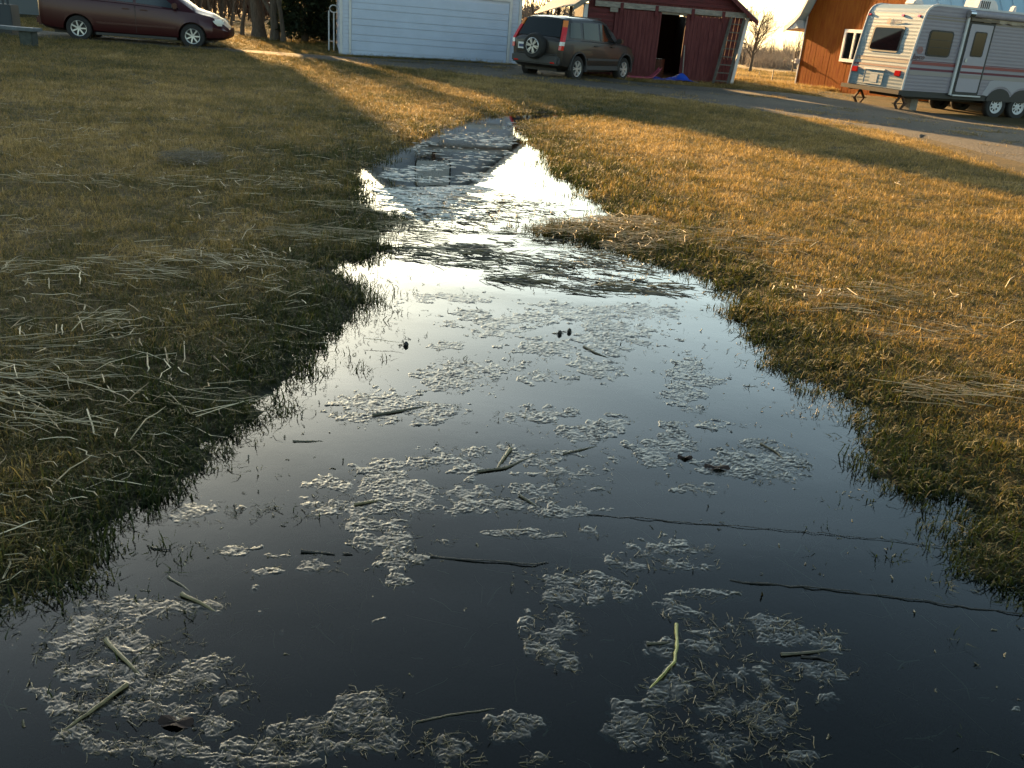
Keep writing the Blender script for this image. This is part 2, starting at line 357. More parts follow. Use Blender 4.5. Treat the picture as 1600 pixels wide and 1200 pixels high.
t.links.new(mm3.outputs[0], mg.inputs[0]); t.links.new(r.outputs[0], mg.inputs[6]); t.links.new(mg.outputs[2], b.inputs['Base Color'])
bp = t.nodes.new('ShaderNodeBump'); bp.inputs['Strength'].default_value = .8; bp.inputs['Distance'].default_value = .02
t.links.new(vo.outputs['Distance'], bp.inputs['Height']); t.links.new(bp.outputs[0], b.inputs['Normal'])
dr = fast_mesh('gravel_driveway', np.concatenate([P, Z[:, :, None]], -1).reshape(-1, 3), F, m_gravel, tone={'mud': mud.ravel()}, smooth=True)
tag(dr, kind='structure')
DR_A, DR_B = A, B
def on_drive(x, y):
    # inside the strip: compare y with the near/far curves at the same x
    ya = np.interp(x, DR_A[:, 0], DR_A[:, 1])+.7*(fbm(x*1.2, y*1.2, 203)-.6); yb = np.interp(x, DR_B[:, 0], DR_B[:, 1])
    return (y > ya+.1) & (y < yb-.1) & ~((fbm(x*.8, y*2.2, 207) > .67) & (y < ya+.75*(yb-ya)))
# ================================================================== STRUCTURES
M = {}
M['white_siding'] = mat('white_vinyl', (.47, .52, .64), .55, var=.05, vscale=2, bump=.05)
M['door_white'] = mat('garage_door_paint', (.42, .50, .66), .5, var=.05, vscale=1.5)
M['trim_white'] = mat('white_trim', (.55, .56, .58), .5, var=.08, vscale=4)
M['shingle'] = mat('grey_shingle', (.12, .115, .11), .9, var=.3, vscale=12, bump=.3)
M['concrete'] = mat('concrete', (.22, .21, .20), .9, var=.2, vscale=6)
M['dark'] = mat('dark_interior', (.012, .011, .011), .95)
M['black'] = mat('black_plastic', (.02, .021, .023), .55)
M['rubber'] = mat('tyre_rubber', (.016, .016, .017), .8)
M['alloy'] = mat('wheel_alloy', (.55, .56, .57), .35, metal=.6)
M['glass'] = mat('dark_glass', (.010, .013, .014), .06, spec=.5)
M['chrome'] = mat('chrome', (.6, .6, .6), .2, metal=1)
M['red_lamp'] = mat('red_lamp', (.55, .012, .012), .15, coat=1)
M['amber'] = mat('amber_lamp', (.7, .2, .02), .15, coat=1)
M['clear_lamp'] = mat('clear_lamp', (.7, .72, .72), .15, coat=1)
M['plate'] = mat('plate_white', (.7, .72, .74), .4)
M['ink'] = mat('ink_blue', (.05, .07, .16), .6)
M['red_wood'] = mat('weathered_red_boards', (.062, .007, .010), .85, col2=(.12, .030, .030), vscale=3, stretch=(6, 6, .7), bump=.3, bscale=12)
M['red_siding'] = mat('red_siding', (.075, .005, .008), .75, var=.3, vscale=3, stretch=(.6, 2, 6), bump=.2)
M['grey_wood'] = mat('grey_weathered_wood', (.22, .20, .18), .9, var=.3, vscale=5, stretch=(1, 4, 4), bump=.3)
M['dark_wood'] = mat('dark_weathered_wood', (.10, .09, .08), .9, var=.3, vscale=6)
M['tin'] = mat('old_tin_roof', (.34, .31, .27), .6, col2=(.42, .36, .28), metal=.2, vscale=2)
M['barn_wood'] = mat('orange_stained_board', (.19, .044, .007), .9, spec=.08, col2=(.26, .090, .012), vscale=2.2, stretch=(4, 4, .6), bump=.25, bscale=10)
M['barn_roof'] = mat('pale_blue_metal_roof', (.34, .50, .62), .45, metal=.1, var=.06, vscale=1)
M['fascia'] = mat('grey_white_fascia', (.5, .52, .55), .6, var=.08)
M['bark'] = mat('grey_bark', (.085, .066, .05), .95, var=.4, vscale=6, stretch=(3, 3, .5), bump=.6, bscale=14)
M['twig'] = mat('bare_twigs', (.11, .08, .055), .9, var=.2)
M['steel'] = mat('galvanised_steel', (.42, .43, .44), .45, metal=.5)
M['rust'] = mat('rusty_metal', (.07, .035, .022), .8, var=.4, vscale=20)

def rotz(P, a): return Matrix.Translation(P) @ Matrix.Rotation(a, 4, 'Z')

# ---------------------------------------------------------------- garage
GA = thing('garage', 'white vinyl sided garage with a wide closed sectional door facing the drive', 'garage', (-6.68, 31.3, -.08), R(13))
W_, D_, EV = 6.14, 7.2, 3.02; PKH = EV+3.07*.85
mb = MB(); mb.prism([(0, 0), (W_, 0), (W_, EV), (W_/2, PKH), (0, EV)], 'y', .12, D_); mb.build('wall', M['white_siding'], GA)
# lap siding, each board on the side wall and beside the door
def lap(parent, x0, x1, z0, z1, y=0.12, n=None, name='siding_board', m='white_siding', side='front', st=.12):
    k = 0; z = z0; me = None
    while z < z1-.02:
        h = min(st, z1-z); b_ = MB()
        if side == 'front': b_.add([(x0, y, z), (x1, y, z), (x1, y-.028, z), (x0, y-.028, z), (x0, y-.004, z+h), (x1, y-.004, z+h), (x1, y, z+h), (x0, y, z+h)], [(0, 1, 2, 3), (3, 2, 5, 4), (4, 5, 6, 7), (0, 3, 4, 7), (1, 6, 5, 2)])
        else: b_.add([(y, x0, z), (y, x1, z), (y-.028, x1, z), (y-.028, x0, z), (y-.004, x0, z+h), (y-.004, x1, z+h), (y, x1, z+h), (y, x0, z+h)], [(0, 1, 2, 3), (3, 2, 5, 4), (4, 5, 6, 7), (0, 3, 4, 7), (1, 6, 5, 2)])
        b_.build(name, M[m], parent); z += st; k += 1
lap(GA, .09, .30, .02, 2.98); lap(GA, 5.81, 6.05, .02, 2.98); lap(GA, .301, 5.809, 2.26, 2.98)
lap(GA, .2, D_, .02, 2.98, y=0.0, side='left', st=.14)
for zz in np.arange(EV+.03, PKH-.15, .14):
    x0 = (zz+.14-EV)/.85; 
    if W_-2*x0 > .3: lap(GA, x0, W_-x0, zz, zz+.138)
MB().box(-.006, .088, .06, .118, 0, EV).build('corner_trim', M['trim_white'], GA)
MB().box(W_-.088, W_+.006, .06, .118, 0, EV).build('corner_trim', M['trim_white'], GA)
MB().box(.302, .378, .055, .118, .02, 2.12).build('door_jamb', M['trim_white'], GA); MB().box(5.712, 5.808, .055, .118, .02, 2.12).build('door_jamb', M['trim_white'], GA)
MB().box(.302, 5.808, .055, .118, 2.122, 2.255).build('door_head', M['trim_white'], GA)
# the dark line the puddle mirrors: a boxed eave return across the gable
MB().box(-.2, W_+.2, -.16, .09, EV-.04, EV+.06).build('eave_return', M['trim_white'], GA, bevel=.01)
zz = .03; secs = [.19, .30, .20, .29, .20, .30, .20, .30]; k = 0
for hgt in secs:
    if zz+hgt > 2.12: hgt = 2.118-zz
    if hgt < .05: break
    MB().box(.385, 5.705, .085, .119, zz+.006, zz+hgt-.006).build('door_panel', M['door_white'], GA, bevel=.006); zz += hgt
MB().box(.385, 5.705, .10, .119, 0, .028).build('door_seal', M['black'], GA)
for sgn in (0, 1):
    a = (W_/2, PKH+.1) ; e_ = (-.42, EV-.42*.85+.08) if sgn == 0 else (W_+.42, EV-.42*.85+.08)
    MB().prism([a, e_, (e_[0], e_[1]-.1), (a[0], a[1]-.1)], 'y', -.30, D_+.3).build('roof', M['shingle'], GA)
    MB().prism([(a[0], a[1]-.02), (e_[0], e_[1]-.02), (e_[0], e_[1]-.2), (a[0], a[1]-.2)], 'y', -.335, -.302).build('rake_board', M['trim_white'], GA)
MB().box(-.02, W_+.02, .1, D_, -.12, .018).build('foundation', M['concrete'], GA)
# basketball backboard on the gable, seen upside down in the puddle
BK = thing('basketball_hoop', 'white basketball backboard with black edge mounted on the garage gable, mirrored in the puddle', 'hoop', GA.matrix_basis @ Vector((3.25, -.32, 0)), R(13))
o = MB().prism([(-.56, 3.38), (.56, 3.38), (.62, 3.48), (.62, 4.24), (.56, 4.34), (-.56, 4.34), (-.62, 4.24), (-.62, 3.48)], 'y', 0, .03).build('backboard', mat('backboard', (.6, .63, .68), .5), BK)
pts = [(-.56, 3.38), (.56, 3.38), (.62, 3.48), (.62, 4.24), (.56, 4.34), (-.56, 4.34), (-.62, 4.24), (-.62, 3.48)]
mb = MB()
for i in range(8):
    p, q = pts[i], pts[(i+1) % 8]; mb.bar((p[0], -.012, p[1]), (q[0], -.012, q[1]), .05, .055)
mb.build('edge_band', M['black'], BK)
mb = MB(); mb.tube([(.23*math.cos(a), -.40+.23*math.sin(a), 3.05) for a in np.linspace(0, 2*math.pi, 20)], .012, 6); mb.box(-.06, .06, -.18, -.045, 3.0, 3.4)
mb.build('rim', M['rust'], BK)
MB().bar((0, .03, 3.6), (0, .3, 3.6), .08).build('bracket', M['black'], BK)

# ---------------------------------------------------------------- red shed
SH_ = thing('shed', 'old dark red leaning shed with sliding plank doors, one pulled open', 'shed', (1.31, 30.0, .0), R(10))
def shear(x, z): return x+.04*z*np.clip(x/5.2, 0, 1)
zE, tC, sl = 2.16, 2.62, .68
def roofz(x): return zE+.0+ (tC+.3-abs(x-tC))*sl-.05
D2 = 6.7
# front siding: horizontal boards left of the doors and in the gable
def sboard(x0, x1, z0, z1, y=0, m='red_siding', nm='siding_board', yo=.022):
    MB().add([], [])
    b_ = MB(); b_.add([(shear(x0, z0), y, z0), (shear(x1, z0), y, z0), (shear(x1, z1), y, z1), (shear(x0, z1), y, z1), (shear(x0, z0), y-yo, z0), (shear(x1, z0), y-yo, z0), (shear(x1, z1), y-yo*.4, z1), (shear(x0, z1), y-yo*.4, z1)],
        [(0, 3, 2, 1), (4, 5, 6, 7), (0, 1, 5, 4), (1, 2, 6, 5), (2, 3, 7, 6), (3, 0, 4, 7)]); return b_.build(nm, M[m], SH_)
MB().box(.12, 2.45, .02, .06, 0, 2.2).build('front_wall', M['red_wood'], SH_)
mb = MB(); mb.prism([(-.1, 2.2), (5.3, 2.2), (5.3, 2.25), (tC, roofz(tC)-.06), (-.1, 2.25)], 'y', .02, .08); mb.build('gable_wall', M['red_wood'], SH_)
z = .05
while z < 2.05: sboard(.13, 1.2, z, z+.118); z += .125
z = 2.32
while z < 4.0:
    h_ = (z+.12-zE+.05)/sl; x0 = tC+.3-(tC+.3-h_+tC)*1  # half width at this height
    hw = tC+.3-h_-.18
    if hw > .15: sboard(tC-hw, tC+hw, z, z+.118)
    z += .125
MB().box(-.02, .1, -.03, .1, 0, 2.12).build('corner_post', M['trim_white'], SH_)
b_ = MB(); b_.add([(5.14, -.03, 0), (5.24, -.03, 0), (5.24, .1, 0), (5.14, .1, 0), (5.34, -.03, 2.12), (5.45, -.03, 2.12), (5.45, .1, 2.12), (5.34, .1, 2.12)],
   [(0, 3, 2, 1), (4, 5, 6, 7), (0, 1, 5, 4), (1, 2, 6, 5), (2, 3, 7, 6), (3, 0, 4, 7)]); b_.build('corner_post', M['trim_white'], SH_)
# right-hand wall strip behind the ladder
x = 4.5
while x < 5.12:
    b_ = MB(); b_.add([(shear(x, 0), .03, .05), (shear(x+.13, 0), .03, .05), (shear(x+.13, 2.2), .03, 2.2), (shear(x, 2.2), .03, 2.2), (shear(x, 0), .0, .05), (shear(x+.13, 0), .0, .05), (shear(x+.13, 2.2), .0, 2.2), (shear(x, 2.2), .0, 2.2)],
       [(0, 3, 2, 1), (4, 5, 6, 7), (0, 1, 5, 4), (1, 2, 6, 5), (2, 3, 7, 6), (3, 0, 4, 7)]); b_.build('board', M['red_wood'], SH_); x += .137
# sliding doors, board by board
def sdoor(x0, x1, z0, z1, lean, seed):
    rr = random.Random(seed); dd = MB().box(x0+.01, x1-.01, -.055, -.03, z0+.06, z1-.03)
    D = dd.build('sliding_door', M['red_wood'], SH_)
    x = x0
    while x < x1-.02:
        wv = min(.12+rr.random()*.03, x1-x); zb = z0+rr.uniform(-.03, .03); b_ = MB(); yo = rr.uniform(-.004, .004)
        b_.add([(x+.004+lean*(zb-2), -.058+yo, zb), (x+wv-.004+lean*(zb-2), -.058+yo, zb), (x+wv-.004, -.058+yo, z1), (x+.004, -.058+yo, z1), (x+.004+lean*(zb-2), -.08+yo, zb), (x+wv-.004+lean*(zb-2), -.08+yo, zb), (x+wv-.004, -.08+yo, z1), (x+.004, -.08+yo, z1)],
           [(0, 3, 2, 1), (4, 5, 6, 7), (0, 1, 5, 4), (1, 2, 6, 5), (2, 3, 7, 6), (3, 0, 4, 7)])
        b_.build('plank', M['red_wood'], D); x += wv
    for xx in (x0+.18, x1-.2):
        MB().box(xx-.05, xx+.05, -.14, -.12, z1-.12, z1+.18).build('hanger', M['red_siding'], D)
    return D
sdoor(.98, 2.5, .07, 2.06, .0, 3); sdoor(3.32, 4.72, .07, 2.06, -.03, 4)
MB().box(.3, 5.3, -.118, -.082, 2.09, 2.25).build('track_beam', M['grey_wood'], SH_); MB().box(.8, 1.05, -.10, -.06, 1.96, 2.085).build('track_block', M['grey_wood'], SH_)
MB().box(2.5, 3.4, -.02, .04, 2.02, 2.085).build('door_lintel', M['grey_wood'], SH_)
MB().bar((3.46, -.09, .1), (3.38, -.09, 1.15), .05, .03).build('edge_strip', M['grey_wood'], SH_)
# interior: floor, partition, back and right walls
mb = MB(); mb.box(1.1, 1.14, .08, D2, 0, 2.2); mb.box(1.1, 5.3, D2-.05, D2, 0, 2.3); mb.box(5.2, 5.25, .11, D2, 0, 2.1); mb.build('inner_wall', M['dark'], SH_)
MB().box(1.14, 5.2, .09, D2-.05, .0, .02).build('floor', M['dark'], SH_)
for yy in (2.2, 4.4, 6.6): MB().box(-.02, .08, yy, yy+.1, 0, 2.1).build('post', M['grey_wood'], SH_)
for s_ in (-1, 1):
    xe = tC+s_*(tC+.42); ze = roofz(tC)-abs(xe-tC)*sl
    # corrugated sheets
    nS = 11; 
    for k in range(nS):
        y0 = -.28+k*(D2+.5)/nS; y1 = y0+(D2+.5)/nS-.004; ys = np.linspace(y0, y1, 9)
        vs = []; 
        for q, yv_ in enumerate(ys):
            zz_ = .012*math.sin(q*math.pi/1.0*1.0+.5*math.pi)*1.0
            sag = -.25*sm(0, 7, yv_) if s_ < 0 else 0
            vs += [(tC, yv_, roofz(tC)+.03+zz_), (xe, yv_, ze+.03+zz_+sag), (xe, yv_, ze+zz_+sag), (tC, yv_, roofz(tC)+zz_)]
        fs = []
        for q in range(8):
            a = q*4; fs += [(a, a+1, a+5, a+4), (a+1, a+2, a+6, a+5), (a+2, a+3, a+7, a+6)]
        fs += [(0, 3, 2, 1), (32, 33, 34, 35)]
        b_ = MB(); b_.add(vs, fs); b_.build('roof_sheet', M['tin'], SH_)
    MB().prism([(tC, roofz(tC)+.0), (xe, ze), (xe, ze-.13), (tC, roofz(tC)-.14)], 'y', -.30, -.282).build('rake_board', M['grey_wood' if s_ < 0 else 'red_wood'], SH_)
# ladder
LD = thing('ladder', 'weathered grey wooden ladder leaning on the right end of the red shed front', 'ladder', SH_.matrix_basis @ Vector((0, 0, 0)), R(10))
def lp(t, side): # t 0..1 from foot to head
    a = Vector((4.40, -.42, 0)) if side == 0 else Vector((4.90, -.42, 0)); b = Vector((4.80, -.12, 2.06)) if side == 0 else Vector((5.24, -.12, 2.06))
    return a.lerp(b, t)
MB().bar(lp(0, 0), lp(1, 0), .085, .05).build('rail', M['grey_wood'], LD); MB().bar(lp(0, 1), lp(1, 1), .085, .05).build('rail', M['grey_wood'], LD)
for k in range(8): MB().bar(lp(.08+k*.12, 0), lp(.08+k*.12, 1), .04, .035).build('rung', M['grey_wood'], LD)
# things at the shed door
m_tarp = mat('blue_tarp', (.01, .06, .42), .45, bump=.2)
nn = 26; xs = np.linspace(0, 1, nn); U, V_ = np.meshgrid(xs, xs)
O = SH_.matrix_basis
Pm = np.stack([2.2+1.5*U+.1*np.sin(V_*5), -.95+.6*V_, .05+.16*fbm(U*5, V_*3, 77)*np.sin(np.pi*np.clip(U, .02, .98))**.4+.16*np.exp(-((U-.75)**2)/.01-((V_-.7)**2)/.05)], -1).reshape(-1, 3)
Pm[:, 1] += .12*(fbm(Pm[:, 0]*3, Pm[:, 0]*0, 5)-.5)
Pw = [tuple(O @ Vector(p)) for p in Pm]; ii = np.arange(nn*nn).reshape(nn, nn)
Ft = np.stack([ii[:-1, :-1], ii[:-1, 1:], ii[1:, 1:], ii[1:, :-1]], -1).reshape(-1, 4)
o = fast_mesh('tarp', Pw, Ft, m_tarp, smooth=True); sdm = o.modifiers.new('s', 'SOLIDIFY'); sdm.thickness = .006
tag(o, 'crumpled bright blue tarp on the ground in front of the open shed door', 'tarp')
m_pink = mat('pink_plastic', (.26, .03, .06), .5)
for o_ in list(LD.children): o_.data.materials[0] = M['dark_wood']
pr = []; L_ = 14
for i in range(L_):
    t_ = i/(L_-1); x = 1.25+1.3*t_; zl = .06+.33*max(0, (t_-.72)/.28)**1.6
    for yy, dz in ((-.16, .07), (-.14, .01), (0, 0), (.14, .01), (.16, .07)): pr.append(tuple(O @ Vector((x, -.52+yy, zl+dz))))
fs = [(i*5+j, i*5+j+1, (i+1)*5+j+1, (i+1)*5+j) for i in range(L_-1) for j in range(4)]
b_ = MB(); b_.add(pr, fs); o = b_.build('sled', m_pink, smooth=True); sdm = o.modifiers.new('s', 'SOLIDIFY'); sdm.thickness = .008
tag(o, 'pink plastic sled with an upturned end beside the blue tarp', 'sled')
for (nm, x, y, sx_, sz_, lb, ct) in (('drum', 2.95, 1.2, .24, .62, 'dark metal drum standing inside the open shed doorway', 'drum'), ):
    d = thing(nm, lb, ct, O @ Vector((x, y, .02)), 0)
    mb = MB(); mb.tube([(0, 0, 0), (0, 0, .02), (0, 0, sz_*.33), (0, 0, sz_*.35), (0, 0, sz_*.37), (0, 0, sz_)], [sx_, sx_, sx_, sx_*1.05, sx_, sx_], 20); mb.build('shell', M['rust'], d, smooth=True)
    MB().tube([(0, 0, sz_), (0, 0, sz_+.02)], [sx_*1.04, sx_*1.04], 20).build('lid', M['black'], d)

# ---------------------------------------------------------------- orange-brown barn
BA = thing('barn', 'orange stained board barn with pale fascia and steep flared roof behind the trailer', 'barn', (11.05, 40.0, -.41), R(-72))
# local x runs along the gable wall from its far corner to its near corner, local +y to the right (into the barn)
GW = 7.32; z0 = 0; E2 = 2.82
def bz(x):  # roof underside over the gable wall, measured from the barn's foot
    q = min(x, GW-x)
    prof = [(-1.1, 2.45), (-.35, 2.80), (0, 3.05), (.5, 3.85), (1.7, 5.5), (GW/2, 6.6)]
    return float(np.interp(q, [p[0] for p in prof], [p[1] for p in prof]))
xs_ = [-.0, .5, 1.7, GW/2, GW-1.7, GW-.5, GW]
mb = MB(); mb.prism([(0, 0), (GW, 0)]+[(x, bz(x)-.04) for x in xs_[::-1]], 'y', .03, 9.0); mb.build('wall', M['barn_wood'], BA)
x = .02; rr = random.Random(5)
winx0, winx1, winz0, winz1 = 2.72, 4.05, 1.36, 2.55
def bboard(xa, xb, za, zb0, zb1):
    yo = rr.uniform(0, .006)
    b_ = MB(); b_.add([(xa, .028, za), (xb, .028, za), (xb, .028, zb1), (xa, .028, zb0), (xa, .0-yo, za), (xb, .0-yo, za), (xb, .0-yo, zb1), (xa, .0-yo, zb0)],
      [(0, 3, 2, 1), (4, 5, 6, 7), (0, 1, 5, 4), (1, 2, 6, 5), (2, 3, 7, 6), (3, 0, 4, 7)]); b_.build('wall_board', M['barn_wood'], BA)
while x < GW-.05:
    wv = .20; xa, xb = x, x+wv-.012; ta, tb = bz(xa)-.08, bz(xb)-.08; zb = .06+rr.uniform(0, .02)
    if xb > winx0-.02 and xa < winx1+.02: bboard(xa, xb, zb, winz0, winz0); bboard(xa, xb, winz1, ta, tb)
    else: bboard(xa, xb, zb, ta, tb)
    x += wv
WF = MB(); t_ = .12
WF.box(winx0, winx1, -.05, .03, winz0, winz0+t_); WF.box(winx0, winx1, -.05, .03, winz1-t_, winz1); WF.box(winx0, winx0+t_, -.05, .03, winz0+t_, winz1-t_)
WF.box(winx1-t_, winx1, -.05, .03, winz0+t_, winz1-t_); WF.box((winx0+winx1)/2-.05, (winx0+winx1)/2+.05, -.05, .03, winz0+t_, winz1-t_)
wf = WF.build('window', M['trim_white'], BA)
MB().box(winx0+t_, (winx0+winx1)/2-.05, .0, .02, winz0+t_, winz1-t_).build('pane', M['glass'], wf); MB().box((winx0+winx1)/2+.05, winx1-t_, .0, .02, winz0+t_, winz1-t_).build('pane', M['glass'], wf)
MB().box(-.05, .0, -.03, .1, 0, 2.95).build('corner_trim', M['trim_white'], BA); MB().box(GW+.001, GW+.06, -.03, .1, 0, 2.95).build('corner_trim', M['trim_white'], BA)
prof = [(-1.05, 2.42), (-.35, 2.82), (0.0, 3.10), (.5, 3.9), (1.7, 5.55), (GW/2, 6.65)]
for s_ in (0, 1):
    pp = [(x if s_ == 0 else GW-x, z) for x, z in prof]
    for (a, b_) in zip(pp[:-1], pp[1:]):
        MB().prism([a, b_, (b_[0], b_[1]+.07), (a[0], a[1]+.07)], 'y', -.36, 9.3).build('roof_panel', M['barn_roof'], BA)
        MB().prism([(a[0], a[1]-.14), (b_[0], b_[1]-.14), (b_[0], b_[1]+.09), (a[0], a[1]+.09)], 'y', -.40, -.361).build('fascia', M['fascia'], BA)
    # boxed eave soffit
    MB().prism([(pp[0][0], pp[0][1]-.02), (pp[1][0], pp[1][1]-.02), (pp[2][0]*1 if s_ else -.06, 2.48), (pp[0][0], 2.36)], 'y', -.36, 9.0).build('soffit', M['fascia'], BA)
for k in range(16):
    xx = .3+k*.55
    mb = MB(); q0 = (GW+.35+.02, 2.93); q1 = (GW-.5, 4.0); q2 = (GW-1.7, 5.65)
    mb.bar((q0[0]-.3, xx, q0[1]+.27), (q1[0], xx, q1[1]+.01), .03, .03); mb.bar((q1[0], xx, q1[1]+.01), (q2[0], xx, q2[1]+.0), .03, .03); mb.build('roof_rib', M['barn_roof'], BA)
# small utility fitting on the barn's far corner that throws a short shadow
LB = thing('hose_reel', 'small pale fitting on the left corner of the orange barn', 'fitting', BA.matrix_basis @ Vector((-.1, -.12, 1.2)), R(-72))
mb = MB(); mb.box(-.06, .06, -.05, .08, -.09, .09); mb.build('box', M['trim_white'], LB); MB().tube([(0, -.02, 0), (.02, -.18, .02), (.1, -.24, -.04)], .02, 6).build('spout', M['steel'], LB)

# ---------------------------------------------------------------- wheels and cars
def lathe(prof, n=28, ax='y'):
    vs = []; fs = []
    for (r_, y_) in prof:
        for k in range(n): a = 2*math.pi*k/n; vs.append((r_*math.cos(a), y_, r_*math.sin(a)))
    for i in range(len(prof)-1):
        for k in range(n): fs.append((i*n+k, i*n+(k+1) % n, (i+1)*n+(k+1) % n, (i+1)*n+k))
    return vs, fs
def wheel(parent, x, y, r, wd, side, spokes=6, m='alloy', rimr=.62, style='spoke'):
    T = r; rr_ = r*rimr; s = side; h = wd/2
    v, f = lathe([(rr_, -h*.8*s), (T*.93, -h*s), (T, -h*.7*s), (T, h*.7*s), (T*.985, h*.78*s), (T*.93, h*s), (rr_*1.05, h*.96*s), (rr_, h*.8*s), (rr_, -h*.8*s)])
    b_ = MB(); b_.add(v, f); w_ = b_.build('wheel', M['rubber'], parent, smooth=True); w_.location = (x, y, r)
    b_ = MB(); v, f = lathe([(rr_*1.0, h*.95*s), (rr_*.93, h*.9*s), (rr_*.88, h*.5*s)]); b_.add(v, f)
    if style == 'spoke':
        for k in range(spokes):
            for dd in (-.13, .13):
                a = 2*math.pi*k/spokes+dd; a0 = 2*math.pi*k/spokes+dd*1.6
                b_.bar((rr_*.15*math.cos(a0), h*.80*s, rr_*.15*math.sin(a0)), (rr_*.93*math.cos(a), h*.86*s, rr_*.93*math.sin(a)), .022*r/.33*1.3, .03, up=(0, 1, 0))
        v, f = lathe([(.001, h*.93*s), (rr_*.18, h*.92*s), (rr_*.22, h*.7*s)]); b_.add(v, f)
    elif style == 'fat':
        for k in range(spokes):
            a = 2*math.pi*k/spokes
            b_.bar((rr_*.1*math.cos(a), h*.80*s, rr_*.1*math.sin(a)), (rr_*.95*math.cos(a), h*.88*s, rr_*.95*math.sin(a)), .036, .045, up=(0, 1, 0))
        v, f = lathe([(.001, h*.93*s), (rr_*.22, h*.92*s), (rr_*.28, h*.7*s)]); b_.add(v, f)
    else:
        v, f = lathe([(.001, h*.75*s), (rr_*.2, h*.75*s), (rr_*.24, h*.55*s), (rr_*.42, h*.50*s)]); b_.add(v, f)
        v, f = lathe([(rr_*.72, h*.50*s), (rr_*.92, h*.7*s)]); b_.add(v, f)
        for k in range(8):
            a0 = 2*math.pi*(k+.28)/8; a1 = 2*math.pi*(k+.72)/8; vs = []
            for a in (a0, a1):
                for q in (.40, .74): vs.append((rr_*q*math.cos(a), h*.502*s, rr_*q*math.sin(a)))
            b_.add(vs, [(0, 1, 3, 2)])
    b_.build('rim', M[m], w_, fix=True)
    b_ = MB(); v, f = lathe([(.001, h*.3*s), (rr_*.98, h*.3*s)]); b_.add(v, f); b_.build('brake_disc', M['black'], w_)
    return w_
class Car:
    def __init__(s, st): s.st = np.array(st, float)
    def at(s, x): return [float(np.interp(x, s.st[:, 0], s.st[:, i])) for i in range(1, 7)]
    def ring(s, x):
        zb, zl, zr, wb, wl, wr = s.at(x); zm = (zb+zl)/2
        zg = max(zl, zr-.1); g_ = min(1, max(0, (zr-zl)/.5))
        wg = wl-.03+(wr+.05-(wl-.03))*g_
        h = [(0, zb), (wb-.15, zb), (wb-.02, zb+.07), (wb+.005, zb+.2), (max(wb, wl)+.01, zm+.05), (wl+.005, zl-.12), (wl-.02, zl-.02), (wl-.045, zl), (wg, zg), (wr-.02 if g_ > .05 else wr, zr-.03), (wr-.16, zr), (0, zr+.02)]
        return h
    def side(s, x, fr):  # y and z on the glasshouse side
        h = s.ring(x); a = h[7]; b = h[8]; return a[0]+(b[0]-a[0])*fr, a[1]+(b[1]-a[1])*fr
    def body(s, parent, m, arches, ar):
        X = sorted(set(list(np.linspace(s.st[0, 0], s.st[-1, 0], 64))+list(s.st[:, 0])))
        vs = []; n = 22
        for x in X:
            h = s.ring(x); full = h+[(-y, z) for y, z in h[-2:0:-1]]
            vs += [(x, y, z) for y, z in full]
        n = len(full); fs = [(i*n+k, i*n+(k+1) % n, (i+1)*n+(k+1) % n, (i+1)*n+k) for i in range(len(X)-1) for k in range(n)]
        fs += [tuple(range(n)), tuple((len(X)-1)*n+k for k in range(n-1, -1, -1))]
        b_ = MB(); b_.add(vs, fs); o = b_.build('body', m, parent, smooth=True)
        # wheel housings cut out
        c = MB()
        for ax_ in arches:
            for sd in (-1, 1):
                v, f = lathe([(.001, sd*.45), (ar, sd*.45), (ar, sd*1.3), (.001, sd*1.3)], 32); c.add([(p[0]+ax_, p[1], p[2]+ar*.86) for p in v], f)
        co = c.build('cut', m)
        md = o.modifiers.new('b', 'BOOLEAN'); md.operation = 'DIFFERENCE'; md.solver = 'EXACT'; md.object = co
        dg = bpy.context.evaluated_depsgraph_get(); me = bpy.data.meshes.new_from_object(o.evaluated_get(dg)); o.modifiers.clear(); o.data = me
        bpy.data.objects.remove(co)
        try: me.set_sharp_from_angle(angle=R(35))
        except Exception: pass
        return o
    def glass(s, parent, quad, name='window', m='glass', sides=(-1, 1), off=.008):
        """quad: ((x,fr) lower rear, lower front, upper front, upper rear)"""
        for sd in sides:
            b_ = MB(); n = 6; vs = []
            for j in range(n):
                for i in range(n):
                    u, v = i/(n-1), j/(n-1)
                    x = (1-v)*((1-u)*quad[0][0]+u*quad[1][0])+v*((1-u)*quad[3][0]+u*quad[2][0])
                    fr = (1-v)*((1-u)*quad[0][1]+u*quad[1][1])+v*((1-u)*quad[3][1]+u*quad[2][1])
                    y, z = s.side(x, fr); vs.append((x, sd*(y+off), z))
            b_.add(vs, [(j*n+i, j*n+i+1, (j+1)*n+i+1, (j+1)*n+i) for j in range(n-1) for i in range(n-1)])
            b_.build(name, M[m], parent, smooth=True, fix=False)
def flare(parent, x, r, y, m, sides=(-1, 1), wd=.06, name='fender_flare', zc=None, a0=-15, a1=195):
    for sd in sides:
        b_ = MB(); pts = [(x+r*math.cos(R(a)), sd*y, (zc or r)+r*math.sin(R(a))) for a in range(a0, a1, 12)]
        for p, q in zip(pts[:-1], pts[1:]): b_.bar(p, q, .035, wd, up=(0, 1, 0))
        b_.build(name, m, parent)

